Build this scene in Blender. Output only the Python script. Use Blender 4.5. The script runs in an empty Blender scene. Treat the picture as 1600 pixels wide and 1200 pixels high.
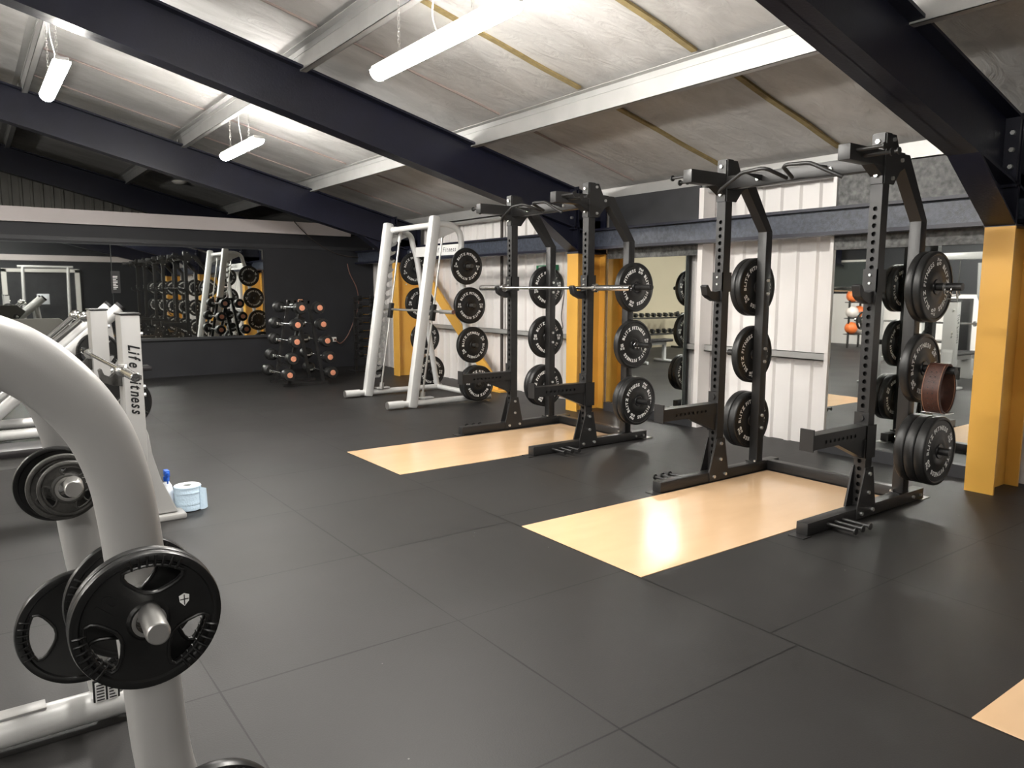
import bpy, bmesh, math, random
from mathutils import Vector, Matrix
random.seed(7)
PI = math.pi
S = bpy.context.scene
COL = S.collection
V = Vector

# ------------------------------------------------------------------ camera
cam_d = bpy.data.cameras.new('camera'); cam = bpy.data.objects.new('camera', cam_d); COL.objects.link(cam)
cam_d.sensor_width = 36.0; cam_d.lens = 36.0 * 1167.3 / 1600.0; cam_d.clip_start = .02; cam_d.clip_end = 100
yaw, pitch, roll = math.radians(36.128), math.radians(7.1795), math.radians(.1637)
fw = V((math.sin(yaw)*math.cos(pitch), math.cos(yaw)*math.cos(pitch), -math.sin(pitch)))
rt = V((math.cos(yaw), -math.sin(yaw), 0)); up = rt.cross(fw)
rt, up = rt*math.cos(roll)+up*math.sin(roll), up*math.cos(roll)-rt*math.sin(roll)
cam.matrix_world = Matrix(((rt.x, up.x, -fw.x, 0), (rt.y, up.y, -fw.y, 0), (rt.z, up.z, -fw.z, 1.4287), (0, 0, 0, 1)))
S.camera = cam
# ------------------------------------------------------------------ world and exposure
W = bpy.data.worlds.new('world'); S.world = W; W.use_nodes = True
W.node_tree.nodes['Background'].inputs[0].default_value = (.5, .55, .65, 1)
W.node_tree.nodes['Background'].inputs[1].default_value = .02
S.view_settings.view_transform = 'Standard'; S.view_settings.look = 'None'
S.view_settings.exposure = 1.97; S.view_settings.gamma = 1.0; S.view_settings.use_curve_mapping = False
LAMP = 50.0          # emission of the strip lights
TUBES = [(2.42, 3.30, 2.885, 1.60), (.77, 7.15, 3.20, 1.33), (2.60, 8.05, 2.95, 1.25),
         (.77, 1.90, 3.20, 1.33), (.77, -3.6, 3.2, 1.33),
         (-2.85, 3.4, 2.9, 1.33), (-4.65, 7.2, 2.6, 1.33), (-4.65, 1.9, 2.6, 1.33), (-2.85, 9.6, 2.9, 1.33), (-2.85, -1.3, 2.9, 1.33)]

# ------------------------------------------------------------------ materials
def mat(name, col, rough=.5, metal=0., noise=None, bump=None, spec=.5, coat=0., emit=None):
    """noise=(scale, amount, detail) varies the colour, bump=(scale, strength)"""
    m = bpy.data.materials.new(name); m.use_nodes = True; nt = m.node_tree; b = nt.nodes['Principled BSDF']
    b.inputs['Base Color'].default_value = (*col, 1); b.inputs['Roughness'].default_value = rough
    b.inputs['Metallic'].default_value = metal; b.inputs['Specular IOR Level'].default_value = spec
    b.inputs['Coat Weight'].default_value = coat
    tc = nt.nodes.new('ShaderNodeTexCoord')
    if noise:
        n = nt.nodes.new('ShaderNodeTexNoise'); n.inputs['Scale'].default_value = noise[0]; n.inputs['Detail'].default_value = noise[2] if len(noise) > 2 else 4
        nt.links.new(tc.outputs['Object'], n.inputs['Vector'])
        r = nt.nodes.new('ShaderNodeMapRange'); r.inputs[1].default_value = .3; r.inputs[2].default_value = .7
        r.inputs[3].default_value = 1-noise[1]; r.inputs[4].default_value = 1+noise[1]
        nt.links.new(n.outputs['Fac'], r.inputs[0])
        mx = nt.nodes.new('ShaderNodeVectorMath'); mx.operation = 'SCALE'; mx.inputs[0].default_value = col
        nt.links.new(r.outputs[0], mx.inputs['Scale']); nt.links.new(mx.outputs[0], b.inputs['Base Color'])
    if bump:
        n2 = nt.nodes.new('ShaderNodeTexNoise'); n2.inputs['Scale'].default_value = bump[0]; n2.inputs['Detail'].default_value = 5
        nt.links.new(tc.outputs['Object'], n2.inputs['Vector'])
        bp = nt.nodes.new('ShaderNodeBump'); bp.inputs['Strength'].default_value = bump[1]; bp.inputs['Distance'].default_value = .01
        nt.links.new(n2.outputs['Fac'], bp.inputs['Height']); nt.links.new(bp.outputs[0], b.inputs['Normal'])
    if emit:
        b.inputs['Emission Color'].default_value = (*emit[0], 1); b.inputs['Emission Strength'].default_value = emit[1]
    return m

M = {}
M['cladding'] = mat('white_cladding', (.84, .81, .79), .45, noise=(1.5, .03))
M['dark_wall'] = mat('dark_wall_paint', (.017, .018, .022), .55, noise=(2.5, .12), bump=(60, .1))
M['dark_board'] = mat('dark_strand_board', (.085, .086, .084), .5, noise=(22, .75, 7), bump=(30, .5))
M['smooth_board'] = mat('smooth_dark_board', (.035, .036, .040), .45, noise=(6, .12))
M['cream'] = mat('cream_wall', (.62, .55, .40), .7, noise=(1, .04))
M['grey_cladding'] = mat('grey_cladding', (.30, .29, .26), .5, noise=(2, .1))
M['cream_strip'] = mat('pale_strip_paint', (.58, .53, .52), .4, noise=(3, .02))
M['yellow'] = mat('yellow_column_paint', (.84, .46, .085), .35, noise=(3, .03), bump=(150, .05))
M['navy'] = mat('navy_steel_paint', (.0065, .0075, .020), .42, noise=(4, .2), bump=(60, .12))
M['rail_blue'] = mat('blue_grey_rail_paint', (.045, .053, .074), .4, noise=(30, .4, 6), bump=(120, .2))
M['galv'] = mat('galvanised_steel', (.46, .46, .45), .42, .35, noise=(5, .06))
M['rail_grey'] = mat('grey_wall_rail', (.42, .42, .41), .45, .3)
M['batten'] = mat('timber_batten', (.27, .205, .09), .8, noise=(14, .2))
M['pink_tape'] = mat('pink_seam_tape', (.33, .27, .245), .7)
M['mirror'] = mat('mirror_glass', (.80, .83, .81), .015, 1.0)
M['mirror_edge'] = mat('mirror_edge', (.05, .06, .06), .3)
M['rack'] = mat('black_rack_powder_coat', (.0155, .015, .015), .42, bump=(350, .06))
M['rack_face'] = M['rack']
M['bolt'] = mat('zinc_bolt', (.75, .75, .73), .3, .9)
M['rubber'] = mat('black_bumper_rubber', (.012, .012, .012), .42, noise=(20, .15))
M['hub'] = mat('black_plate_hub', (.010, .010, .011), .3)
M['print'] = mat('white_print', (.88, .88, .86), .5)
M['chrome'] = mat('chrome', (.72, .72, .71), .14, 1.0)
M['steel'] = mat('brushed_steel', (.55, .54, .52), .33, .9)
M['silver'] = mat('silver_frame_paint', (.62, .62, .61), .36, .15, bump=(400, .04))
M['grey_frame'] = mat('light_grey_frame_paint', (.36, .355, .345), .38, .1, bump=(400, .04))
M['tri'] = mat('black_grip_plate_rubber', (.008, .008, .008), .32, noise=(25, .2))
M['iron'] = mat('dark_iron_plate', (.060, .058, .054), .42, .2, noise=(30, .25), bump=(90, .3))
M['black_plastic'] = mat('black_plastic', (.014, .014, .015), .4)
M['pad'] = mat('black_vinyl', (.018, .016, .017), .45)
M['shroud'] = mat('olive_grey_shroud', (.060, .058, .050), .5)
M['leather'] = mat('brown_leather', (.062, .022, .014), .48, noise=(40, .25), bump=(120, .3))
M['stitch'] = mat('tan_stitching', (.42, .22, .13), .6)
M['orange'] = mat('orange_end_disc', (.62, .25, .15), .45, noise=(60, .15))
M['ball'] = mat('orange_ball', (.85, .20, .05), .4)
M['ballw'] = mat('pale_ball', (.75, .68, .64), .4)
M['blue'] = mat('blue_plastic', (.012, .10, .52), .35)
M['bottle'] = mat('white_bottle', (.80, .83, .88), .35)
M['paper'] = mat('pale_blue_paper', (.60, .76, .90), .8, bump=(90, .3))
M['paperw'] = mat('white_paper_top', (.82, .88, .92), .8)
M['core'] = mat('paper_core', (.40, .42, .42), .8)
M['green'] = mat('green_sign', (.02, .22, .10), .4)
M['white'] = mat('white_plastic', (.78, .76, .72), .4)
M['cable_red'] = mat('dull_red_cable', (.16, .07, .05), .5)
M['cable_dark'] = mat('dark_cable', (.05, .04, .035), .5)
M['cable_white'] = mat('white_cable', (.7, .68, .65), .5)
M['lamp_body'] = mat('lamp_housing', (.75, .75, .72), .4)
M['lamp'] = mat('lamp_diffuser', (.9, .9, .88), .4, emit=((1.0, .965, .905), LAMP))

def wood():
    m = mat('gloss_beech_platform', (.66, .40, .19), .3, coat=.25); nt = m.node_tree; b = nt.nodes['Principled BSDF']
    tc = nt.nodes['Texture Coordinate']; mp = nt.nodes.new('ShaderNodeMapping'); mp.inputs['Scale'].default_value = (1.5, 4, 1)
    n = nt.nodes.new('ShaderNodeTexNoise'); n.inputs['Scale'].default_value = 1.6; n.inputs['Detail'].default_value = 6
    nt.links.new(tc.outputs['Object'], mp.inputs[0]); nt.links.new(mp.outputs[0], n.inputs['Vector'])
    r = nt.nodes.new('ShaderNodeValToRGB'); r.color_ramp.elements[0].color = (.65, .44, .26, 1); r.color_ramp.elements[1].color = (.70, .475, .285, 1)
    r.color_ramp.elements[0].position = .3; r.color_ramp.elements[1].position = .7
    nt.links.new(n.outputs['Fac'], r.inputs[0]); nt.links.new(r.outputs[0], b.inputs['Base Color'])
    b.inputs['Roughness'].default_value = .22; b.inputs['Coat Roughness'].default_value = .14
    return m
M['wood'] = wood()

def foil():
    """silver-grey roof insulation facing: wrinkles stretched along the slope"""
    m = bpy.data.materials.new('roof_foil'); m.use_nodes = True; nt = m.node_tree; b = nt.nodes['Principled BSDF']; L = nt.links
    tc = nt.nodes.new('ShaderNodeTexCoord')
    mp = nt.nodes.new('ShaderNodeMapping'); mp.inputs['Scale'].default_value = (.7, 1.6, 1); mp.inputs['Rotation'].default_value = (0, 0, .35)
    L.new(tc.outputs['Object'], mp.inputs[0])
    n = nt.nodes.new('ShaderNodeTexNoise'); n.inputs['Scale'].default_value = 1.5; n.inputs['Detail'].default_value = 8; n.inputs['Roughness'].default_value = .6; n.inputs['Distortion'].default_value = .6
    L.new(mp.outputs[0], n.inputs['Vector'])
    r = nt.nodes.new('ShaderNodeValToRGB'); r.color_ramp.elements[0].color = (.455, .445, .43, 1); r.color_ramp.elements[1].color = (.66, .65, .635, 1)
    r.color_ramp.elements[0].position = .32; r.color_ramp.elements[1].position = .68
    L.new(n.outputs['Fac'], r.inputs[0]); L.new(r.outputs[0], b.inputs['Base Color'])
    b.inputs['Roughness'].default_value = .5; b.inputs['Metallic'].default_value = .1
    mp2 = nt.nodes.new('ShaderNodeMapping'); mp2.inputs['Scale'].default_value = (1, 2.6, 1); mp2.inputs['Rotation'].default_value = (0, 0, -.5)
    L.new(tc.outputs['Object'], mp2.inputs[0])
    n2 = nt.nodes.new('ShaderNodeTexNoise'); n2.inputs['Scale'].default_value = 3.2; n2.inputs['Detail'].default_value = 7; n2.inputs['Distortion'].default_value = 1.2
    L.new(mp2.outputs[0], n2.inputs['Vector'])
    bp = nt.nodes.new('ShaderNodeBump'); bp.inputs['Strength'].default_value = .4; bp.inputs['Distance'].default_value = .04
    L.new(n2.outputs['Fac'], bp.inputs['Height']); L.new(bp.outputs[0], b.inputs['Normal'])
    return m
M['foil'] = foil()

def floor_mat():
    """one metre rubber tiles: thin seams, each tile with its own slight tint"""
    m = bpy.data.materials.new('rubber_floor_tiles'); m.use_nodes = True; nt = m.node_tree; b = nt.nodes['Principled BSDF']; L = nt.links
    def N(t, **k):
        n = nt.nodes.new(t)
        for a, v in k.items(): setattr(n, a, v)
        return n
    def math_(op, a, b_=None):
        n = N('ShaderNodeMath', operation=op)
        for i, x in enumerate((a, b_)):
            if x is None: continue
            if isinstance(x, (int, float)): n.inputs[i].default_value = x
            else: L.new(x, n.inputs[i])
        return n.outputs[0]
    tc = N('ShaderNodeTexCoord'); sp = N('ShaderNodeSeparateXYZ'); L.new(tc.outputs['Object'], sp.inputs[0])
    X, Y = sp.outputs[0], sp.outputs[1]
    xx = math_('ADD', X, .36 + 20)                     # seams at x = n + .64
    right = math_('GREATER_THAN', X, 2.64)
    yy = math_('ADD', math_('ADD', Y, .36 + 20), math_('MULTIPLY', right, -.13))
    fx, fy = math_('FRACT', xx), math_('FRACT', yy)
    dx = math_('MINIMUM', fx, math_('SUBTRACT', 1., fx)); dy = math_('MINIMUM', fy, math_('SUBTRACT', 1., fy))
    # wander in seam width
    sn = N('ShaderNodeTexNoise'); sn.inputs['Scale'].default_value = 1.3; L.new(tc.outputs['Object'], sn.inputs['Vector'])
    wd = math_('MULTIPLY', math_('SUBTRACT', sn.outputs['Fac'], .15), .0115)
    seam = math_('LESS_THAN', math_('MINIMUM', dx, dy), wd)
    cb = N('ShaderNodeCombineXYZ'); L.new(math_('FLOOR', xx), cb.inputs[0]); L.new(math_('FLOOR', yy), cb.inputs[1])
    wn = N('ShaderNodeTexWhiteNoise'); wn.noise_dimensions = '2D'; L.new(cb.outputs[0], wn.inputs['Vector'])
    n1 = N('ShaderNodeTexNoise'); n1.inputs['Scale'].default_value = 1.1; n1.inputs['Detail'].default_value = 6; L.new(tc.outputs['Object'], n1.inputs['Vector'])
    n2 = N('ShaderNodeTexNoise'); n2.inputs['Scale'].default_value = 160; n2.inputs['Detail'].default_value = 3; L.new(tc.outputs['Object'], n2.inputs['Vector'])
    f = math_('ADD', math_('ADD', math_('MULTIPLY', wn.outputs[0], .14), math_('MULTIPLY', n1.outputs['Fac'], .5)), math_('MULTIPLY', n2.outputs['Fac'], .3))
    g = math_('ADD', math_('MULTIPLY', f, .72), .62)
    sc = N('ShaderNodeVectorMath', operation='SCALE'); sc.inputs[0].default_value = (.0245, .0235, .023); L.new(g, sc.inputs['Scale'])
    vo = N('ShaderNodeTexVoronoi'); vo.inputs['Scale'].default_value = 9; L.new(tc.outputs['Object'], vo.inputs['Vector'])
    fleck = math_('MULTIPLY', math_('LESS_THAN', vo.outputs['Distance'], .03), math_('GREATER_THAN', sn.outputs['Fac'], .56))
    m1 = N('ShaderNodeMix', data_type='RGBA'); L.new(fleck, m1.inputs[0]); L.new(sc.outputs[0], m1.inputs[6]); m1.inputs[7].default_value = (.16, .155, .145, 1)
    m2 = N('ShaderNodeMix', data_type='RGBA'); L.new(seam, m2.inputs[0]); L.new(m1.outputs[2], m2.inputs[6]); m2.inputs[7].default_value = (.004, .004, .004, 1)
    L.new(m2.outputs[2], b.inputs['Base Color'])
    b.inputs['Specular IOR Level'].default_value = .3
    L.new(math_('ADD', math_('MULTIPLY', n1.outputs['Fac'], .16), .42), b.inputs['Roughness'])
    bp = N('ShaderNodeBump'); bp.inputs['Strength'].default_value = .12; bp.inputs['Distance'].default_value = .004
    L.new(n2.outputs['Fac'], bp.inputs['Height']); L.new(bp.outputs[0], b.inputs['Normal'])
    return m
M['floor'] = floor_mat()

# ------------------------------------------------------------------ mesh builder
class MB:
    def __init__(s): s.bm = bmesh.new()
    def _new(s, vs, fs):
        bv = [s.bm.verts.new(v) for v in vs]
        for f in fs:
            try: s.bm.faces.new([bv[i] for i in f])
            except ValueError: pass
        return bv
    def box(s, x0, x1, y0, y1, z0, z1, bev=0.):
        x0, x1 = min(x0, x1), max(x0, x1); y0, y1 = min(y0, y1), max(y0, y1); z0, z1 = min(z0, z1), max(z0, z1)
        vs = [V((x, y, z)) for x in (x0, x1) for y in (y0, y1) for z in (z0, z1)]
        bv = s._new(vs, [(0, 1, 3, 2), (4, 6, 7, 5), (0, 4, 5, 1), (2, 3, 7, 6), (0, 2, 6, 4), (1, 5, 7, 3)])
        if bev: s._bev(bv, bev)
        return s
    def _bev(s, bv, w, seg=2):
        st = set(bv); ed = [e for e in s.bm.edges if e.verts[0] in st and e.verts[1] in st]
        bmesh.ops.bevel(s.bm, geom=ed, offset=w, segments=seg, profile=.5, affect='EDGES')
    def prism(s, poly, axis, a0, a1, bev=0.):
        """poly: 2d points in the plane of the two other axes (x,z for axis y; y,z for x; x,y for z)"""
        def P(p, a): return V((p[0], a, p[1])) if axis == 'y' else (V((a, p[0], p[1])) if axis == 'x' else V((p[0], p[1], a)))
        n = len(poly); vs = [P(p, a0) for p in poly] + [P(p, a1) for p in poly]
        fs = [tuple(range(n)), tuple(range(2*n-1, n-1, -1))] + [(i, (i+1) % n, n+(i+1) % n, n+i) for i in range(n)]
        bv = s._new(vs, fs)
        if bev: s._bev(bv, bev, 1)
        return s
    def tube(s, path, r, n=16, rb=None, cap=True, upv=None):
        """sweep a round (or elliptical, r across / rb along upv) section; r may be a list"""
        path = [V(p) for p in path]; m = len(path); prev = None; rings = []
        for i, p in enumerate(path):
            t = (path[min(i+1, m-1)] - path[max(i-1, 0)]).normalized()
            if upv is not None: u = V(upv) - t*V(upv).dot(t)
            elif prev is not None: u = prev - t*prev.dot(t)
            else: u = (V((0, 0, 1)) if abs(t.z) < .9 else V((0, 1, 0))); u = u - t*u.dot(t)
            u.normalize(); prev = u; w = t.cross(u)
            ri = r[i] if isinstance(r, (list, tuple)) else r; rbi = ri if rb is None else rb
            rings.append([s.bm.verts.new(p + w*ri*math.cos(2*PI*k/n) + u*rbi*math.sin(2*PI*k/n)) for k in range(n)])
        for a, b in zip(rings, rings[1:]):
            for k in range(n): s.bm.faces.new((a[k], a[(k+1) % n], b[(k+1) % n], b[k]))
        if cap: s.bm.faces.new(rings[0][::-1]); s.bm.faces.new(rings[-1])
        return s
    def cyl(s, p0, p1, r, n=16, r1=None): return s.tube([p0, p1], [r, r if r1 is None else r1], n)
    def beam(s, p0, p1, w, h, upv=(0, 0, 1), bev=0.):
        p0, p1 = V(p0), V(p1); t = (p1-p0).normalized(); u = V(upv); u = (u - t*u.dot(t)).normalized(); c = t.cross(u)
        vs = [p + c*a*w/2 + u*b*h/2 for p in (p0, p1) for a in (-1, 1) for b in (-1, 1)]
        bv = s._new(vs, [(0, 1, 3, 2), (4, 6, 7, 5), (0, 4, 5, 1), (2, 3, 7, 6), (0, 2, 6, 4), (1, 5, 7, 3)])
        if bev: s._bev(bv, bev)
        return s
    def lathe(s, prof, axis='y', at=(0, 0, 0), n=48, closed=False):
        """prof: (radius, position along axis)"""
        at = V(at); rings = []
        def P(r, a, k):
            c, q = r*math.cos(2*PI*k/n), r*math.sin(2*PI*k/n)
            return at + (V((c, a, q)) if axis == 'y' else (V((c, q, a)) if axis == 'z' else V((a, c, q))))
        for r, a in prof:
            rings.append([s.bm.verts.new(P(r, a, k)) for k in range(n)] if r > 1e-6 else [s.bm.verts.new(P(0, a, 0))])
        pr = list(zip(rings, rings[1:])) + ([(rings[-1], rings[0])] if closed else [])
        for a, b in pr:
            for k in range(n):
                k2 = (k+1) % n
                if len(a) == 1 and len(b) == 1: continue
                if len(a) == 1: s.bm.faces.new((a[0], b[k], b[k2]))
                elif len(b) == 1: s.bm.faces.new((a[k], b[0], a[k2]))
                else: s.bm.faces.new((a[k], b[k], b[k2], a[k2]))
        return s
    def sphere(s, c, r, sx=1, sy=1, sz=1, n=16):
        bmesh.ops.create_uvsphere(s.bm, u_segments=n, v_segments=n//2, radius=r, matrix=Matrix.Translation(V(c)) @ Matrix.Diagonal((sx, sy, sz, 1)))
        return s
    def add(s, vs, fs, mtx=None):
        s._new([(mtx @ V(v) if mtx is not None else V(v)) for v in vs], fs); return s
    def build(s, name, m, parent=None, off=None, sharp=35, smooth=True):
        if off is not None:
            o3 = V(off); bmesh.ops.translate(s.bm, verts=s.bm.verts, vec=-o3)
        bmesh.ops.recalc_face_normals(s.bm, faces=s.bm.faces)
        me = bpy.data.meshes.new(name); s.bm.to_mesh(me); s.bm.free()
        me.materials.append(M[m] if isinstance(m, str) else m)
        if smooth:
            me.polygons.foreach_set('use_smooth', [True]*len(me.polygons)); me.set_sharp_from_angle(angle=math.radians(sharp))
        o = bpy.data.objects.new(name, me); COL.objects.link(o)
        if parent is not None: o.parent = parent
        return o

def thing(name, label, cat, loc=(0, 0, 0), rz=0., group=None):
    o = bpy.data.objects.new(name, None); COL.objects.link(o); o.empty_display_size = .1
    o.location = loc; o.rotation_euler = (0, 0, rz); return tag(o, label, cat, group)
def tag(o, label, cat, group=None):
    o['label'] = label; o['category'] = cat
    if group: o['group'] = group
    return o
def struct(o): o['kind'] = 'structure'; return o
def lab(o, l): o['label'] = l; return o
def child(name, me_obj, parent, loc=(0, 0, 0), rot=(0, 0, 0)):
    c = me_obj.copy(); c.name = name; COL.objects.link(c); c.parent = parent; c.location = loc; c.rotation_euler = rot; return c
def dup(root, loc, rot=None, label=None, group=None):
    r = root.copy(); COL.objects.link(r); r.location = loc
    if rot is not None: r.rotation_euler = rot
    if label: r['label'] = label
    if group: r['group'] = group
    for ch in list(root.children):
        c = ch.copy(); COL.objects.link(c); c.parent = r
        for g in ch.children:
            d = g.copy(); COL.objects.link(d); d.parent = c
    return r
def arc(cx, cz, r, a0, a1, n, y=0.):
    return [(cx + r*math.cos(math.radians(a0+(a1-a0)*i/n)), y, cz + r*math.sin(math.radians(a0+(a1-a0)*i/n))) for i in range(n+1)]
def smooth_path(pts, k=6):
    """Catmull-Rom through the points"""
    P = [V(p) for p in pts]; out = []
    for i in range(len(P)-1):
        a, b, c, d = P[max(i-1, 0)], P[i], P[i+1], P[min(i+2, len(P)-1)]
        for j in range(k):
            t = j/k
            out.append(.5*((2*b)+(c-a)*t+(2*a-5*b+4*c-d)*t*t+(3*b-a-3*c+d)*t**3))
    out.append(P[-1]); return out

# --- filled 2-D outlines with holes, and letters, taken from curves
def curve_mesh(c):
    o = bpy.data.objects.new('tmp', c); COL.objects.link(o); bpy.context.view_layer.update()
    me = o.evaluated_get(bpy.context.evaluated_depsgraph_get()).to_mesh()
    vs = [tuple(v.co) for v in me.vertices]; fs = [tuple(p.vertices) for p in me.polygons]
    o.to_mesh_clear(); bpy.data.objects.remove(o); return vs, fs
def fill(outlines, thick, bev=0.):
    c = bpy.data.curves.new('tmp', 'CURVE'); c.dimensions = '2D'; c.fill_mode = 'BOTH'; c.extrude = thick/2 - bev; c.bevel_depth = bev; c.bevel_resolution = 1; c.offset = -bev
    for pts in outlines:
        sp = c.splines.new('POLY'); sp.points.add(len(pts)-1)
        for p, q in zip(sp.points, pts): p.co = (q[0], q[1], 0, 1)
        sp.use_cyclic_u = True
    return curve_mesh(c)
def circ(x, y, r, n=20): return [(x+r*math.cos(2*PI*k/n), y+r*math.sin(2*PI*k/n)) for k in range(n)]
GL = {}
def glyph(ch, bold=.018, shear=0.):
    key = (ch, bold, shear)
    if key not in GL:
        t = bpy.data.curves.new('tmp', 'FONT'); t.body = ch; t.size = 1; t.extrude = .5; t.offset = bold; t.shear = shear; t.resolution_u = 3
        vs, fs = curve_mesh(t); xs = [v[0] for v in vs]; x0, x1 = min(xs), max(xs)
        GL[key] = ([(v[0]-x0, v[1], v[2]) for v in vs], fs, x1-x0)
    return GL[key]
def text_items(s, size, gap=.12, bold=.018, shear=0., wide=1.):
    x = 0; out = []
    for ch in s:
        if ch == ' ': x += .38*size*wide; continue
        vs, fs, w = glyph(ch, bold, shear); out.append((x, w*size*wide, vs, fs)); x += (w*wide+gap)*size
    return out, x - gap*size
def flat_text(mb, s, size, mtx, depth=.001, center=True, **k):
    """lettering lying in the local x-y plane of mtx, tops towards +y, read from +z"""
    it, tot = text_items(s, size, **k); wide = k.get('wide', 1.)
    for x, w, vs, fs in it:
        mb.add([(v[0]*size*wide + x - (tot/2 if center else 0), v[1]*size, v[2]*depth) for v in vs], fs, mtx)
def arc_text(mb, s, size, r, amid, mtx, depth=.001, **k):
    """letters around a circle (tops outward), clockwise, centred on angle amid (degrees, 90 = top)"""
    it, tot = text_items(s, size, **k); wide = k.get('wide', 1.); rm = r + size*.35
    for x, w, vs, fs in it:
        a = math.radians(amid) - (x + w/2 - tot/2)/rm
        R = Matrix.Rotation(a-PI/2, 4, 'Z')
        mb.add([(v[0]*size*wide - w/2, v[1]*size + r, v[2]*depth) for v in vs], fs, mtx @ R)

FRONT = Matrix(((1, 0, 0, 0), (0, 0, -1, 0), (0, 1, 0, 0), (0, 0, 0, 1)))      # local x-y plane seen from -Y
BACK = Matrix(((-1, 0, 0, 0), (0, 0, 1, 0), (0, 1, 0, 0), (0, 0, 0, 1)))       # seen from +Y

# ================================================================== THE BUILDING
def roof_z(x): return 4.20 - .25*x if x > -.4 else 4.30 + .25*(x+.4)
XR, XL, YB, YF = 6.33, -7.1, -5.2, 17.6

struct(MB().box(XL-.2, XR+.2, YB-.2, YF+.2, -.15, 0).build('floor', 'floor', smooth=False))
# --- roof lining: two slopes with a gentle sag of the foil between purlins
mb = MB(); nx, ny = 96, 60
xs = [XL + (XR+.1-XL)*i/nx for i in range(nx+1)]; ys = [YB + (YF-YB)*j/ny for j in range(ny+1)]
g = [[mb.bm.verts.new((x, y, roof_z(x) + .006*math.sin(x*3.1+y*.7)*math.sin(y*2.3))) for y in ys] for x in xs]
for i in range(nx):
    for j in range(ny): mb.bm.faces.new((g[i][j], g[i][j+1], g[i+1][j+1], g[i+1][j]))
o = struct(mb.build('ceiling', 'foil', sharp=60))
sm = o.modifiers.new('thick', 'SOLIDIFY'); sm.thickness = .12; sm.offset = 1

def corrugated(mb, y0, y1, z0, z1, x, sgn, pitch=.2, d=.028, axis='y'):
    pts = []; y = y0
    while y < y1 - 1e-6:
        for dy, dd in ((0, 0), (pitch*.62, 0), (pitch*.70, d), (pitch*.92, d), (pitch, 0)):
            if y+dy <= y1+1e-6 and (not pts or y+dy > pts[-1][0]+1e-6): pts.append((y+dy, dd))
        y += pitch
    if pts[-1][0] < y1: pts.append((y1, 0))
    for (ya, da), (yb, db) in zip(pts, pts[1:]):
        q = [(x+sgn*da, ya), (x+sgn*db, yb)]
        vs = [((a, b, z) if axis == 'y' else (b, a, z)) for a, b in q for z in (z0, z1)]
        mb.add(vs, [(0, 2, 3, 1)])
mb = MB(); corrugated(mb, YB, YF, 0, 2.75, XR, -1); mb.box(XR+.03, XR+.08, YB, YF, 0, 2.75)
struct(mb.build('wall_right', 'cladding', sharp=20))
mb = MB().box(XL-.1, XL, YB, YF, 0, 1.35); struct(mb.build('wall_left', 'cladding'))
mb = MB().box(XL-.1, XL, YB, YF, 1.35, 2.8); struct(mb.build('wall_left_upper', 'dark_wall'))
for n_, y_ in enumerate((10.2,)):
    o = struct(MB().box(XL, XL+.04, y_, y_+1.5, 1.42, 1.47).box(XL, XL+.04, y_, y_+1.5, 2.2, 2.25).box(XL, XL+.04, y_, y_+.05, 1.42, 2.25).box(XL, XL+.04, y_+1.45, y_+1.5, 1.42, 2.25).build('window_%d' % (n_+1), 'white'))
    MB().box(XL+.005, XL+.02, y_+.05, y_+1.45, 1.47, 2.2).build('pane', 'mirror_edge', o)
mb = MB().box(XL, XR, YB-.1, YB, 0, 4.4); struct(mb.build('wall_back', 'dark_wall'))
mb = MB(); corrugated(mb, XL, XR, 0, 4.4, YF-.3, -1, pitch=.17, axis='x'); mb.box(XL, XR, YF-.26, YF-.2, 0, 4.4)
struct(mb.build('wall_gable', 'grey_cladding', sharp=20))
# partition with the far mirrors, pale strip along its head; the left stretch is cream
mb = MB().box(-.15, XR-.03, 13.10, 13.22, 0, 2.42); struct(mb.build('wall_far', 'dark_wall'))
mb = MB().box(XL, -.15, 13.10, 13.22, 0, 2.42); struct(mb.build('wall_far_cream', 'cream'))
mb = MB().prism([(XL, 2.39), (5.83, 2.39), (5.83, 2.52), (5.30, 2.60), (XL, 2.60)], 'y', 13.02, 13.10); struct(mb.build('trim_1', 'cream_strip', smooth=False))
mb = MB().box(XL, 5.75, YB, YB+.08, 2.40, 2.60); struct(mb.build('trim_2', 'cream_strip', smooth=False))
struct(MB().box(-.15, 6.2, 13.085, 13.10, 2.14, 2.20).build('trim_3', 'smooth_board'))
# eaves member above the right wall, a bright pressed steel angle
mb = MB().box(6.16, 6.30, YB, YF, 2.46, 2.475).box(6.16, 6.175, YB, YF, 2.46, 2.60).tube([(6.2, YB, 2.44), (6.2, YF, 2.44)], .035, 10)
tag(mb.build('eaves_member', 'galv'), 'bright pressed steel eaves member running along the top of the white right wall', 'eaves beam')

# boards and mirrors on the right wall
def board(y0, y1, z0, z1, x, m, nm, label):
    tag(MB().box(x, x+.05, y0, y1, z0, z1).build(nm, m), label, 'wall board')
board(5.16, 6.50, 2.10, 2.49, 6.14, 'smooth_board', 'wall_board', 'smooth black board above the rail between the middle yellow column and white cladding')
board(5.16, 6.50, 1.79, 2.00, 6.12, 'dark_board', 'wall_board', 'narrow dark board directly over the narrower wall mirror, under the rail')
board(.2, 3.70, 2.10, 2.46, 6.14, 'dark_board', 'wall_board', 'mottled dark board above the rail behind the nearest power rack')
board(2.24, 3.66, 1.78, 2.00, 6.12, 'dark_board', 'wall_board', 'mottled dark board under the rail, over the mirror behind the nearest rack')
def wall_mirror(nm, y0, y1, z0, z1, x, label):
    t = thing(nm, label, 'mirror', (x, (y0+y1)/2, z0))
    MB().box(x, x+.012, y0, y1, z0, z1).build('glass', 'mirror', t, t.location)
    MB().box(x+.012, x+.05, y0-.006, y1+.006, z0-.006, z1+.006).build('backing_board', 'mirror_edge', t, t.location)
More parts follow.
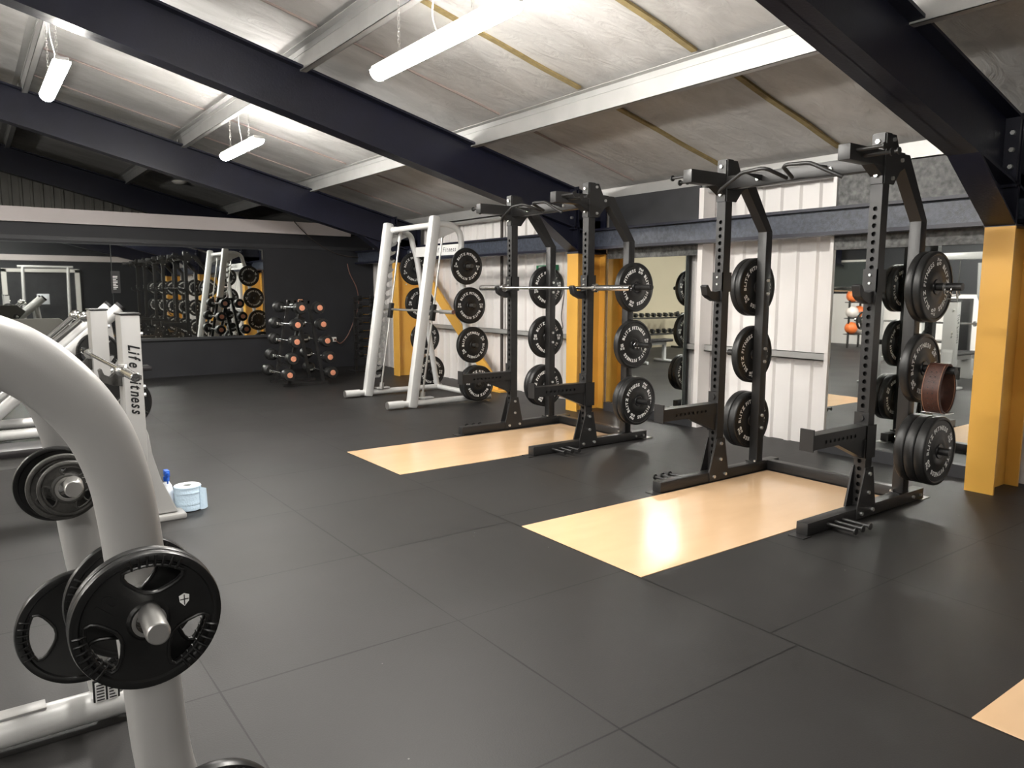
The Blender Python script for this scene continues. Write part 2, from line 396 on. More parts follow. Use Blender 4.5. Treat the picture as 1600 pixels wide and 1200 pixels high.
wall_mirror('wall_mirror', 5.33, 6.50, .10, 1.79, 6.14, 'tall narrow wall mirror beside the middle yellow column, behind the barbell rack')
wall_mirror('wall_mirror', 2.26, 3.66, .10, 1.78, 6.14, 'wide floor length mirror behind the nearest power rack')
struct(MB().box(6.10, 6.19, 2.24, 3.70, 0, .10).build('baseboard_right', 'smooth_board'))
struct(MB().box(6.10, 6.19, 5.16, 6.50, 0, .10).build('baseboard_right', 'smooth_board'))
t = thing('wall_mirror', 'right-hand long horizontal mirror on the dark far wall, reflecting the racks', 'mirror', (3.0, 13.09, .64))
MB().box(1.885, 4.22, 13.075, 13.087, .64, 2.10).build('glass', 'mirror', t, t.location); MB().box(1.88, 4.225, 13.087, 13.10, .63, 2.105).build('backing_board', 'mirror_edge', t, t.location)
t = thing('wall_mirror', 'left-hand long horizontal mirror on the dark far wall, above the grey machines', 'mirror', (.9, 13.09, .64))
MB().box(-.15, 1.872, 13.07, 13.085, .64, 2.10).build('glass', 'mirror', t, t.location); MB().box(-.15, 1.875, 13.085, 13.10, .63, 2.105).build('backing_board', 'mirror_edge', t, t.location)
tag(MB().box(1.86, 4.3, 13.045, 13.10, .60, .64).build('mirror_ledge', 'smooth_board'), 'thin black ledge under the far wall mirror', 'ledge')

# --- portal frames
COLY = [-6.68+4.46, 2.237, 6.70, 11.16, 15.6]
which = {1: 'nearest yellow column, right edge of the photo, in front of the wide mirror', 2: 'middle yellow column standing behind the barbell rack',
         3: 'far yellow column standing behind the smith machine', 0: 'yellow column behind the camera, beyond the nearest one', 4: 'column beyond the dark partition wall'}
rwhich = {1: 'dark navy steel rafter crossing the top right corner above the nearest rack', 2: 'widest dark navy steel rafter running down to the middle yellow column',
          3: 'navy steel rafter behind the small hanging lamp, running to the far column', 0: 'navy steel rafter behind the camera', 4: 'farthest navy rafter, in shadow beyond the pale wall strip'}
def ibeam_x(mb, y, prof_top, prof_bot, fwid=.19, tf=.02, tw=.014):
    """rafter: top and bottom lines as (x,z) lists with the same x's"""
    for a, b in zip(prof_bot, prof_bot[1:]):
        mb.prism([a, b, (b[0], b[1]+tf), (a[0], a[1]+tf)], 'y', y-fwid/2, y+fwid/2)
    for a, b in zip(prof_top, prof_top[1:]):
        mb.prism([a, b, (b[0], b[1]-tf), (a[0], a[1]-tf)], 'y', y-fwid/2, y+fwid/2)
    mb.prism(prof_bot + prof_top[::-1], 'y', y-tw/2, y+tw/2)
def zb(x): return 3.565 - .25*x          # bottom of the rafter
for i, y in enumerate(COLY):
    t = thing('steel_column', which[i], 'column', (5.97, y, 0))
    z1 = 1.88 if i != 2 else 1.86
    mb = MB().box(5.76, 5.778, y-.095, y+.095, 0, z1, 0).box(6.182, 6.20, y-.095, y+.095, 0, z1).box(5.778, 6.182, y-.007, y+.007, 0, z1)
    mb.build('lower_shaft', 'yellow', t, t.location)
    mb = MB().box(5.76, 5.778, y-.095, y+.095, z1, 2.20).box(6.182, 6.20, y-.095, y+.095, z1, roof_z(6.2)-.19).box(5.778, 6.182, y-.007, y+.007, z1, 2.24)
    mb.box(5.755, 6.21, y-.1, y+.1, z1-.012, z1)
    mb.build('upper_shaft', 'navy', t, t.location)
    t = thing('roof_rafter', rwhich[i], 'beam', (2.6, y, zb(2.6)))
    off = t.location
    mb = MB()
    xr = -.4
    ibeam_x(mb, y, [(xr, zb(xr)+.45), (6.2, zb(6.2)+.45)], [(xr, zb(xr)), (6.18, zb(6.18))])
    ibeam_x(mb, y, [(XL+.35, zb(xr)+.45-.25*(xr-XL-.35)), (xr, zb(xr)+.45)], [(XL+.35, zb(xr)-.25*(xr-XL-.35)), (xr, zb(xr))])
    mb.build('beam', 'navy', t, off)
    # haunch down to the column face
    mb = MB().prism([(5.13, zb(5.13)), (5.76, 1.87), (5.785, 1.87), (5.16, zb(5.16)+.01)], 'y', y-.095, y+.095)
    mb.prism([(5.16, zb(5.16)), (5.77, 1.87), (5.77, zb(5.77))], 'y', y-.007, y+.007)
    mb.build('haunch', 'navy', t, off)
    mb = MB().box(5.70, 5.725, y-.095, y+.095, zb(5.7)-.02, zb(5.7)+.43).prism([(5.75, 1.9), (5.765, 1.9), (5.765, 2.6), (5.75, 2.6)], 'y', y-.095, y+.095)
    mb.build('end_plate', 'navy', t, off)
    if i in (1, 2, 3):
        for k in range(3):
            for s_ in (-1, 1):
                MB().cyl((5.74, y+s_*.06, 2.25+.11*k), (5.675, y+s_*.06, 2.25+.11*k), .016, 6).build('bolt', 'bolt' if k != 1 else 'steel', t, off)
# cleats and purlins
pw = {4.35: 'galvanised purlin nearest the right wall, seen across the ceiling above the racks', 2.55: 'second galvanised purlin from the right wall, above the brightest lamp',
      .75: 'third galvanised purlin from the right wall, by the left lamp', -1.05: 'galvanised purlin left of the ridge', -2.85: 'second purlin left of the ridge', -4.65: 'third purlin left of the ridge', -6.4: 'purlin by the left wall'}
for x, l in pw.items():
    zt = roof_z(x) - .030
    t = thing('roof_purlin', l, 'purlin', (x, 4, zt-.2)); off = t.location
    mb = MB().box(x, x+.004, YB+.1, YF-.4, zt-.19, zt).box(x, x+.065, YB+.1, YF-.4, zt-.19, zt-.186).box(x-.065, x, YB+.1, YF-.4, zt-.006, zt-.001).box(x+.061, x+.065, YB+.1, YF-.4, zt-.19, zt-.172)
    mb.box(x-.006, x+.003, YB+.1, YF-.4, zt-.055, zt-.05)
    mb.build('rail', 'galv', t, off)
    if x > 0:
        for y in COLY[1:4]:
            mb = MB().box(x-.03, x-.022, y+.10, y+.18, zt-.19, zt-.07).box(x-.03, x+.0, y+.172, y+.18, zt-.19, zt-.07)
            mb.build('cleat', 'rail_grey', t, off)
# timber battens and taped joints of the roof lining
k = 0
for y in (-1.2, 0, 1.22, 2.48, 3.70, 4.93, 6.13, 7.3, 8.5, 9.70, 10.95):
    for x0, x1 in ((.85, 2.5), (2.65, 4.3), (4.46, 6.15)):
        k += 1; bright = y < 5.5 and x0 > 2
        w = .026 if bright else .008
        ya = y + .01*((k*7) % 5 - 2)
        mb = MB(); N = 10; vs = []; prevq = None
        for i in range(N+1):
            x = x0+(x1-x0)*i/N; yy = ya + .005*math.sin(i*1.3+k)
            q = [(x, yy-w, roof_z(x)-.004), (x, yy-w, roof_z(x)-.022), (x, yy+w, roof_z(x)-.022), (x, yy+w, roof_z(x)-.004)]
            cur = [mb.bm.verts.new(p) for p in q]
            if prevq:
                for a in range(4): mb.bm.faces.new((prevq[a], prevq[(a+1) % 4], cur[(a+1) % 4], cur[a]))
            else: mb.bm.faces.new(cur)
            prevq = cur
        mb.bm.faces.new(prevq)
        struct(mb.build('trim_%d' % (k+3), 'batten' if bright else 'pink_tape'))
# dark blue-grey rail at head height between the columns
rl = ['rail length behind the camera', 'blue-grey steel rail at head height behind the two racks', 'blue-grey steel rail at head height behind the smith machine', 'short steel rail length running from the far column to the partition']
ye = COLY[:4] + [13.1]
for i in range(4):
    a, b = ye[i]+.012, ye[i+1]-.012
    t = thing('wall_rail', rl[i], 'steel rail', (6.0, (a+b)/2, 1.9))
    MB().box(5.985, 6.0, a, b, 1.925, 2.105).build('web', 'rail_blue', t, t.location)
    MB().box(5.93, 6.09, a, b, 2.105, 2.13).build('flange', 'navy', t, t.location)  # navy colour and extra thickness paint in the shade along the rail's edges
    MB().box(5.93, 6.09, a, b, 1.895, 1.925).build('flange', 'navy', t, t.location)
# light grey sheeting rail low on the cladding
for a, b, l in ((2.35, 6.58, 'grey sheeting rail low on the white cladding between the near and middle columns'), (6.82, 11.05, 'grey sheeting rail low on the white cladding behind the smith machine')):
    tag(MB().box(6.20, 6.30, a, b, .80, .81).box(6.20, 6.205, a, b, .80, .87).box(6.20, 6.23, a, b, .865, .87).build('sheeting_rail', 'rail_grey'), l, 'rail')
# yellow diagonal brace
d = V((0, -1.0, -.88)).normalized()
p0, p1 = V((6.05, 10.86, 1.80)), V((6.05, 8.62, .02))
t = thing('diagonal_brace', 'yellow diagonal steel brace crossing the white wall behind the smith machine', 'brace', p1)
MB().beam(p0, p1, .02, .17, (0, 1, 0)).beam(p0+V((.05, 0, 0)), p1+V((.05, 0, 0)), .09, .02, (0, 1, 0)).build('bar', 'yellow', t, t.location)
MB().box(5.96, 6.14, 8.45, 8.75, 0, .02).build('foot_plate', 'yellow', t, t.location)
# dark vertical joints / drops on the cladding
tag(MB().cyl((6.26, 8.83, .02), (6.26, 8.83, 2.44), .022, 10).build('downpipe', 'cable_dark'), 'thin black vertical pipe on the white cladding left of the barbell rack', 'pipe')
tag(MB().cyl((6.20, 4.86, .02), (6.20, 4.86, 2.44), .014, 10).build('conduit', 'steel'), 'slim vertical conduit on the cladding behind the nearest rack', 'pipe')
struct(MB().box(6.12, 6.30, 5.10, 5.16, 0, 2.46).build('trim_90', 'cladding')); struct(MB().box(6.12, 6.30, 3.665, 3.70, 0, 2.46).build('trim_91', 'cladding'))
# green emergency fitting and cords
t = thing('emergency_sign', 'small green and white sign on the cladding beside the middle column', 'sign', (6.2, 7.83, 1.70))
MB().box(6.27, 6.31, 7.62, 8.04, 1.685, 1.755).build('housing', 'green', t, t.location)
MB().box(6.262, 6.27, 7.68, 7.98, 1.70, 1.74).build('panel', 'white', t, t.location)
for nm, pts, l in (('hanging_cord', [(6.10, 7.06, 1.905), (6.25, 7.06, 1.86), (6.29, 7.05, 1.5), (6.292, 7.08, 1.2), (6.292, 7.05, .98)], 'thin dark cord hanging beside the middle yellow column'),
                   ('hanging_cord', [(6.285, 7.7, 1.687), (6.285, 7.52, 1.6), (6.292, 7.48, 1.4), (6.292, 7.53, 1.1), (6.292, 7.50, .95), (6.292, 7.54, .9)], 'thin dark cord hanging under the small green sign')):
    tag(MB().tube(smooth_path(pts), .006, 6).build(nm, 'cable_dark'), l, 'cord')
tag(MB().box(6.21, 6.26, 6.98, 7.01, .42, .75).cyl((6.2, 6.995, .42), (6.2, 6.995, .7), .018, 8).build('door_handle_bar', 'black_plastic'), 'short black vertical bar on the cladding behind the rack plates', 'handle')

# --- far wall details
t = thing('power_socket', 'small white socket box with a red cable on the dark far wall', 'socket', (5.43, 13.08, .5))
MB().box(5.36, 5.51, 13.04, 13.10, .47, .555, .006).build('box', 'white', t, t.location)
MB().box(5.46, 5.495, 13.03, 13.045, .49, .53, .003).build('plug', 'cable_red', t, t.location)
tag(MB().tube(smooth_path([(5.49, 13.03, .50), (5.58, 13.02, .44), (5.72, 13.02, .58), (5.85, 13.02, .85), (5.95, 13.02, 1.15), (5.92, 13.02, 1.45), (5.80, 13.04, 1.72), (5.76, 13.05, 1.9)]), .009, 6).build('power_cable', 'cable_red'), 'reddish cable looping from the socket up the dark far wall', 'cable')
tag(MB().tube(smooth_path([(4.75, 13.0, 2.62), (4.95, 13.0, 2.42), (5.25, 13.0, 2.2), (5.6, 13.04, 2.06), (6.0, 13.05, 2.02)]), .008, 6).build('wall_cable', 'cable_dark'), 'thin dark cable sagging over the right end of the pale strip', 'cable')
t = thing('wall_notice', 'small black notice with white print hanging at the joint of the far mirrors', 'notice', (1.92, 13.06, 1.38))
MB().box(1.865, 1.985, 13.05, 13.066, 1.36, 1.70).build('board', 'black_plastic', t, t.location)
mb = MB()
for kk in range(9): mb.box(1.885, 1.885+.07*(.6+.4*math.sin(kk*2.1)**2), 13.048, 13.05, 1.42+.024*kk, 1.432+.024*kk)
mb.build('print', 'print', t, t.location)
tag(MB().lathe([(0, -.05), (.05, -.05), (.10, -.035), (.13, 0), (.13, .01)], 'z', (3.3, 14.7, roof_z(3.3)-.03), 24).build('smoke_alarm', 'white'), 'round white smoke alarm on the shaded ceiling beyond the third rafter', 'alarm')

# --- strip lights on chains
def lamp(i, x, y0, z, L):
    lb = ['bright strip light on chains in front of the widest rafter, largest of the lamps', 'strip light hanging at the upper left near the edge of the photo', 'small strip light hanging left of centre under the second purlin'][i] if i < 3 else 'strip light out of the picture, ' + ['above the bench press station', 'farthest behind the camera, near the back wall', 'left of the camera, over the arched machine', 'far left, beside the cable machine', 'far left, level with the camera', 'over the mirrored dumbbell rack', 'behind the camera on its left'][i-3]
    t = thing('strip_light', lb, 'light', (x, y0+L/2, z)); off = t.location
    MB().box(x-.05, x+.05, y0, y0+L, z+.035, z+.065, .006).build('housing', 'lamp_body', t, off)
    mb = MB(); n = 12; rings = []
    for yy in (y0+.01, y0+L-.01):
        rings.append([mb.bm.verts.new((x + .064*math.cos(a), yy, z+.035 - .064*math.sin(a))) for a in [PI*q/n for q in range(n+1)]])
    for a in range(n): mb.bm.faces.new((rings[0][a], rings[0][a+1], rings[1][a+1], rings[1][a]))
    for r_ in rings: mb.bm.faces.new(r_)
    mb.bm.faces.new((rings[0][0], rings[0][n], rings[1][n], rings[1][0]))
    mb.build('diffuser', 'lamp', t, off)
    for s_ in (.25, .8):
        yy = y0 + L*s_; zt = roof_z(x) - .2; mb = MB(); zz = z+.065; kk = 0
        while zz < zt:
            if kk % 2: mb.tube([(x-.008, yy, zz), (x-.008, yy, zz+.03), (x+.008, yy, zz+.03), (x+.008, yy, zz), (x-.008, yy, zz)], .0016, 5)
            else: mb.tube([(x, yy-.008, zz), (x, yy-.008, zz+.03), (x, yy+.008, zz+.03), (x, yy+.008, zz), (x, yy-.008, zz)], .0016, 5)
            zz += .024; kk += 1
        mb.build('chain', 'steel', t, off)
    h = roof_z(x)-.2-z
    MB().tube(smooth_path([(x+.02, y0+L*.5, z+.06), (x+.03, y0+L*.56, z+.06+h*.3), (x-.01, y0+L*.5, z+.06+h*.6), (x, y0+L*.52, z+h+.1)]), .006, 6).build('flex', 'cable_white', t, off)
for i, a in enumerate(TUBES): lamp(i, *a)

# ================================================================== LIFTING PLATFORMS
for y, l in ((2.5195, 'glossy wooden lifting platform under the nearest power rack'), (5.095, 'glossy wooden lifting platform under the rack holding a barbell'), (-.01, 'corner of a wooden lifting platform at the bottom right edge')):
    tag(MB().box(2.645, 5.10, y, y+1.0, -.02, .004, .002).build('lifting_platform', 'wood', smooth=False), l, 'platform')
# ================================================================== BUMPER PLATES
TH = {5: .030, 10: .050, 15: .060, 20: .064}
PROTO = {}
def bumper(kg, R=.225):
    t = thing('bumper_plate', 'x', 'weight plate', (0, 0, 0)); h = TH[kg]/2
    def half(s): return [(.050, s*(h-.004)), (.062, s*(h-.001)), (.100, s*(h-.001)), (.108, s*(h-.006)), (.200, s*(h-.006)), (.206, s*h), (.216, s*h), (R-.003, s*(h-.004)), (R, s*(h-.010))]
    rd = MB().lathe(half(-1) + half(1)[::-1], 'y', n=64, closed=True).build('rubber_disc', 'rubber', t)
    MB().lathe([(.0255, -h-.002), (.045, -h-.002), (.050, -h+.004), (.050, h-.004), (.045, h+.002), (.0255, h+.002)], 'y', n=40, closed=True).build('hub', 'hub', t)
    mb = MB()
    for F, s in ((FRONT, -1), (BACK, 1)):
        mt = Matrix.Translation((0, s*(h-.0055), 0)) @ F
        for am in (90, 270): arc_text(mb, 'BLITZ FITNESS', .039, .139, am, mt, wide=1.10, gap=.17, bold=.04)
        for sg in (-1, 1):
            Rm = mt @ Matrix.Rotation(0 if sg < 0 else PI, 4, 'Z')
            flat_text(mb, str(kg), .037, Rm @ Matrix.Translation((-.158, .004, 0)), bold=.05, wide=1.15)
            flat_text(mb, 'KG', .026, Rm @ Matrix.Translation((-.158, -.022, 0)), bold=.05, wide=1.2)
    mb.build('lettering', 'print', rd, smooth=False)
    return t
def plate(kg, x, y, z, rot, label, group):
    """y = middle of the plate; rot = turn of the print, degrees clockwise seen from the camera side"""
    lab_ = label
    if kg not in PROTO:
        p = bumper(kg); PROTO[kg] = p; p.location = (x, y, z); p.rotation_euler = (0, math.radians(rot), 0); p['label'] = lab_; p['group'] = group; return p
    return dup(PROTO[kg], (x, y, z), (0, math.radians(rot), 0), lab_, group)

# ================================================================== HALF RACKS
def holed_bar(z0, z1, holes, w=.075, r=.0145):
    """2-D outline (across, up) of an upright face with its holes"""
    return [[(-w/2, z0), (w/2, z0), (w/2, z1), (-w/2, z1)]] + [circ(0, z, r, 14)[::-1] for z in holes]
UPX = 4.5125
def rack(yc, label):
    t = thing('power_rack', label, 'power rack', (UPX, yc, 0)); off = V((UPX, 0, 0))
    hz = [.12+.05*i for i in range(37)]
    for s in (-1, 1):
        side = 'right' if s < 0 else 'left'
        yo, yi = s*.61, s*.535; ym = s*.5725
        ft = MB().box(3.88, 5.27, yi, yo, .006, .080, .003).build('foot', 'rack', t, off)
        MB().box(3.82, 3.90, ym-.05, ym+.05, 0, .006).build('floor_plate', 'rack', ft, off)
        MB().box(5.22, 5.34, ym-.05, ym+.05, 0, .006).build('floor_plate', 'steel', ft, off)
        # front upright, hollow, holes through its front and back faces
        vs, fs = fill(holed_bar(.08, 2.36, hz), .004); mb = MB()
        for xx in (4.477, 4.548): mb.add(vs, fs, Matrix.Translation((xx, ym, 0)) @ Matrix(((0, 0, 1, 0), (1, 0, 0, 0), (0, 1, 0, 0), (0, 0, 0, 1))))
        mb.box(4.479, 4.546, ym-.0375, ym-.0335, .08, 2.36).box(4.479, 4.546, ym+.0335, ym+.0375, .08, 2.36).box(4.477, 4.548, ym-.037, ym+.037, 2.356, 2.362)
        mb.box(4.5, 4.525, ym-.033, ym+.033, .08, 2.35)
        mb.build('front_upright', 'rack', t, off)
        # rear upright: vertical, then leaning forward to the top
        mb = MB().box(4.975, 5.05, yi, yo, .086, 1.872, .003)
        mb.prism([(4.975, 1.872), (5.05, 1.872), (4.775, 2.258), (4.55, 2.258), (4.55, 2.175), (4.72, 2.175)], 'y', yi, yo)
        mb.build('rear_upright', 'rack', t, off)
        MB().box(4.95, 5.075, yi-.01, yo+.01, .08, .088).build('base_flange', 'rack', t, off)
        # top gusset (both cheeks) and lower triangular gussets
        for q in (yo+s*.004, yi-s*.004):
            MB().prism([(4.478, 2.355), (4.585, 2.355), (4.635, 2.262), (4.70, 2.262), (4.70, 2.17), (4.655, 2.15), (4.585, 2.065), (4.478, 2.065)], 'y', q-.004, q+.004).build('top_gusset', 'rack', t, off)
            MB().prism([(4.40, .012), (4.615, .012), (4.615, .07), (4.56, .33), (4.47, .33), (4.40, .085)], 'y', q-.004, q+.004).build('base_gusset', 'rack', t, off)
        MB().box(4.466, 4.474, yi, yo, 2.065, 2.355).build('front_bracket', 'rack', t, off)
        MB().prism([(4.40, .08), (4.475, .08), (4.475, .34), (4.467, .34)], 'y', yi, yi+s*.006).build('front_web', 'rack', t, off)
        # extension arm with three band pegs
        ea = MB().box(4.10, 4.466, yi, yo, 2.168, 2.258, .003).build('extension_arm', 'rack', t, off)
        MB().prism([(4.36, 2.168), (4.466, 2.168), (4.466, 2.11)], 'y', yi, yo).build('arm_gusset', 'rack', ea, off)
        for px, pz in ((4.17, 2.225), (4.25, 2.200), (4.33, 2.215)):
            MB().cyl((px, yo, pz), (px, yo+s*.155, pz), .0105, 12).cyl((px, yo+s*.155, pz), (px, yo+s*.163, pz), .021, 14).build('band_peg', 'rack', ea, off)
        for px in (4.09, 4.17, 4.25):
            MB().cyl((px, yo, .042), (px, yo+s*.17, .042), .0105, 12).cyl((px, yo+s*.17, .042), (px, yo+s*.178, .042), .021, 14).build('band_peg', 'rack', ft, off)
        # weight pegs
        for pz in (.405, .93, 1.455):
            MB().cyl((5.0125, yo, pz), (5.0125, yo+s*.26, pz), .0248, 20).cyl((5.0125, yo+s*.0, pz), (5.0125, yo+s*.006, pz), .05, 20).build('weight_peg', 'rack', t, off)
            for dz in (-.05, .05): MB().cyl((5.0125, yi, pz+dz), (5.0125, yi-s*.014, pz+dz), .013, 6).build('bolt', 'bolt', t, off)
        # j-hook
        mb = MB().box(4.464, 4.556, ym-.046, ym-.038, 1.42, 1.56).box(4.464, 4.472, ym-.046, ym+.046, 1.36, 1.56).box(4.556, 4.564, ym-.046, ym+.02, 1.42, 1.56)
        hb = mb.build('hook_bracket', 'rack', t, off)
        mb = MB().prism([(4.466, 1.36), (4.466, 1.43), (4.41, 1.415), (4.36, 1.42), (4.33, 1.47), (4.305, 1.46), (4.325, 1.395), (4.36, 1.375), (4.42, 1.35)], 'y', ym-.028, ym+.028, .003)
        mb.build('j_hook', 'black_plastic', hb, off)
        for dz in (1.475, 1.525): MB().cyl((4.464, ym, dz), (4.455, ym, dz), .008, 8).build('rivet', 'bolt', hb, off)
        # spotter arm with holes in its cheeks
        vs, fs = fill([[(3.89, .515), (4.47, .515), (4.47, .60), (3.89, .60)]] + [circ(4.02+.045*i, .55, .011, 12)[::-1] for i in range(8)], .004)
        mb = MB()
        for q in (yi, yo): mb.add(vs, fs, Matrix.Translation((0, q-s*.0*1, 0)) @ Matrix(((1, 0, 0, 0), (0, 0, 1, 0), (0, 1, 0, 0), (0, 0, 0, 1))))
        mb.box(3.89, 4.47, yi, yo, .596, .60).box(3.89, 4.47, yi, yo, .515, .519).box(3.95, 4.40, ym-.01, ym+.01, .52, .595)
        sa = mb.build('spotter_arm', 'rack', t, off)
        MB().box(3.880, 3.89, yi-s*.006, yo+s*.006, .505, .635).build('arm_end_plate', 'rack', sa, off)
        MB().prism([(4.16, .515), (4.47, .515), (4.47, .39)], 'y', ym-.03, ym+.03).build('arm_web', 'rack', sa, off)
        mb = MB().box(4.464, 4.472, ym-.046, ym+.046, .385, .68).box(4.464, 4.57, yo+s*.002, yo+s*.008, .39, .60)
        mb.build('arm_bracket', 'rack', sa, off)
        MB().cyl((4.464, ym, .645), (4.452, ym, .645), .02, 16).build('locking_pin', 'rack', sa, off)
        # bolts
        for bz in (2.31, 2.115): MB().cyl((4.466, ym, bz), (4.453, ym, bz), .0135, 6).build('bolt', 'bolt', t, off)
        for bx, bz in ((4.555, 2.325), (4.56, 2.10), (4.66, 2.215)): MB().cyl((bx, yo+s*.008, bz), (bx, yo+s*.020, bz), .0125, 6).build('bolt', 'bolt', t, off)
        for bx, bz in ((4.515, .29), (4.515, .17), (4.445, .045), (4.575, .05)):
            for q, sg in ((yo+s*.008, s), (yi-s*.008, -s)): MB().cyl((bx, q, bz), (bx, q+sg*.013, bz), .0125, 6).build('bolt', 'bolt', t, off)
        for bx in (5.12, 5.22): MB().cyl((bx, yo, .04), (bx, yo+s*.012, .04), .011, 6).build('bolt', 'bolt', t, off)
        for bx in (4.96, 5.065): MB().cyl((bx, ym-s*.03 if bx < 5 else ym, .088), (bx, ym-s*.03 if bx < 5 else ym, .10), .011, 6).build('bolt', 'bolt', t, off)
    # rear base tube and pull-up beam
    MB().box(5.115, 5.19, -.535, .535, .008, .080, .003).build('base_crosstube', 'rack', t, off)
    MB().box(4.475, 4.55, -.535, .535, 2.150, 2.240, .003).build('pull_up_beam', 'rack', t, off)
    # multi-grip handles
    for s in (-1, 1):
        pts = [(4.43, s*.50, 2.135), (4.30, s*.42, 2.13), (4.27, s*.22, 2.215), (4.27, s*.03+s*.02, 2.225), (4.30, s*.02, 2.20), (4.44, s*.02+s*.04, 2.18)]
        pts = [(4.30, s*.455, 2.105), (4.28, s*.42, 2.125), (4.275, s*.275, 2.20), (4.272, s*.255, 2.208), (4.27, s*.235, 2.212), (4.27, s*.10, 2.22), (4.275, s*.075, 2.217), (4.29, s*.055, 2.21), (4.44, s*.02, 2.165)]
        MB().tube(pts, .0125, 12).build('pull_up_handle', 'rack', t, off)
        MB().prism([(4.285, 2.212), (4.475, 2.175), (4.475, 2.215)], 'y', s*.24-.003, s*.24+.003).build('handle_bracket', 'rack', t, off)
        MB().cyl((4.475, s*.27, 2.19), (4.462, s*.27, 2.19), .013, 6).build('bolt', 'bolt', t, off)
    return t
R2, R1, R3 = 2.9975, 5.6075, .39-.0
rack(R2, 'nearest black half rack, belt and bumper plates on its pegs, beside the nearest wooden platform')
rack(R1, 'black half rack holding a chrome barbell, in front of the middle yellow column')
rack(R3-.01, 'black half rack beyond the right edge of the photo, seen only in the mirrors')

def stack(yc, s, pz, kgs, rots, where):
    y = yc + s*.61 + s*.008
    side = 'right' if s < 0 else 'left'; lev = {.405: 'lowest', .93: 'middle', 1.455: 'top'}[pz]
    for i, (kg, r) in enumerate(zip(kgs, rots)):
        y += s*TH[kg]/2; n = len(kgs)
        pos = '' if n == 1 else (', innermost of %d' % n if i == 0 else (', outermost of %d' % n if i == n-1 else ', middle one of %d' % n))
        plate(kg, 5.0125, y, pz, r, 'black %d kg bumper plate, %s %s peg of the %s%s' % (kg, lev, side, where, pos), 'bumper plates on the %s' % where)
        y += s*TH[kg]/2
    return y
stack(R2, -1, 1.455, [10, 10], [0, -85], 'nearest rack')
stack(R2, -1, .93, [15], [-38], 'nearest rack')
stack(R2, -1, .405, [20, 20, 20], [20, 50, -28], 'nearest rack')
stack(R2, 1, 1.455, [10, 10], [-35, 10], 'nearest rack')
stack(R2, 1, .93, [15], [-80], 'nearest rack')
stack(R2, 1, .405, [20, 20], [-28, 30], 'nearest rack')
stack(R1, -1, 1.455, [20], [-70], 'barbell rack')
stack(R1, -1, .93, [15], [-8], 'barbell rack')
stack(R1, -1, .405, [20, 20], [5, -62], 'barbell rack')
stack(R1, 1, 1.455, [10], [-12], 'barbell rack')
stack(R1, 1, .93, [15], [0], 'barbell rack')
stack(R1, 1, .405, [20, 20], [-60, 30], 'barbell rack')
for s in (-1, 1):
    stack(R3, s, 1.455, [10], [-12], 'mirrored rack'); stack(R3, s, .93, [15], [60], 'mirrored rack'); stack(R3, s, .405, [20, 20], [-60, 30], 'mirrored rack')

# spring collars
def spring(x, y, z, label):
    t = thing('spring_collar', label, 'collar', (x, y, z))
    mb = MB(); pts = [(.027*math.cos(a*.5), a*.0030, .027*math.sin(a*.5)) for a in range(0, 26)]
    mb.tube(pts, .0042, 6); mb.build('coil', 'chrome', t)
    MB().tube([(.027, 0, 0), (.05, -.004, -.03), (.052, .05, -.04), (.03, .075, -.02)], .003, 6).build('wire_handle', 'chrome', t)
    MB().tube([(-.005, 0, .028), (.02, .0, -.055), (.02, .07, -.055)], .003, 6).build('wire_handle', 'chrome', t)
spring(5.0125, 2.165, 1.435, 'chrome spring collar hanging on the top right peg of the nearest rack')
spring(5.0125, R1-.61-.14, .925, 'chrome spring collar on the middle right peg of the barbell rack')
tag(MB().lathe([(.0255, -.009), (.031, -.009), (.031, .009), (.0255, .009)], 'y', (5.0125, 2.225, 1.455), 24, True).build('locking_ring', 'chrome'), 'chrome ring round the top right peg of the nearest rack', 'ring')
# leather belt on the middle peg
t = thing('lifting_belt', 'brown leather lifting belt hanging from a peg of the nearest rack', 'belt', (5.0, 2.225, .95)); off = t.location
def strap(a0, a1, ry, rz, w0, w1, th, cx=4.985, cz=.815, n=40):
    mb = MB(); prev = None
    for i in range(n+1):
        a = math.radians(a0+(a1-a0)*i/n)
        sx, sz = ry*math.cos(a)*(1-.18*max(0, math.sin(a))), rz*math.sin(a)
        q = [(cx+sx*(1+e), y, cz+sz*(1+e)) for e in (0, th) for y in (w0, w1)]
        cur = [mb.bm.verts.new(q[j]) for j in (0, 1, 3, 2)]
        if prev:
            for k_ in range(4): mb.bm.faces.new((prev[k_], prev[(k_+1) % 4], cur[(k_+1) % 4], cur[k_]))
        else: mb.bm.faces.new(cur)
        prev = cur
    mb.bm.faces.new(prev[::-1]); return mb
strap(-82, 262, .105, .150, 2.155, 2.265, .07).build('strap', 'leather', t, off)
strap(120, 250, .114, .160, 2.156, 2.264, .06).build('strap_end', 'leather', t, off)
mb = MB()
for yy in (2.161, 2.258):
    pts = [(4.985+.1235*math.cos(a)*(1-.18*max(0, math.sin(a))), yy, .815+.1705*math.sin(a)) for a in [math.radians(118+132*i/30) for i in range(31)]]
    mb.tube(pts, .0016, 5)
    pts = [(4.985+.103*math.cos(a)*(1-.18*max(0, math.sin(a))), yy, .815+.148*math.sin(a)) for a in [math.radians(-80+200*i/30) for i in range(31)]]
    mb.tube(pts, .0016, 5)
mb.build('stitching', 'stitch', t, off)
mb = MB()
for i in range(8):
    a = math.radians(140+12*i)
    for yy in (2.195, 2.225): mb.cyl((4.985+.119*math.cos(a)*(1-.18*max(0, math.sin(a))), yy, .815+.167*math.sin(a)), (4.985+.1215*math.cos(a)*(1-.18*max(0, math.sin(a))), yy, .815+.1725*math.sin(a)), .004, 8)
mb.build('buckle_holes', 'hub', t, off)
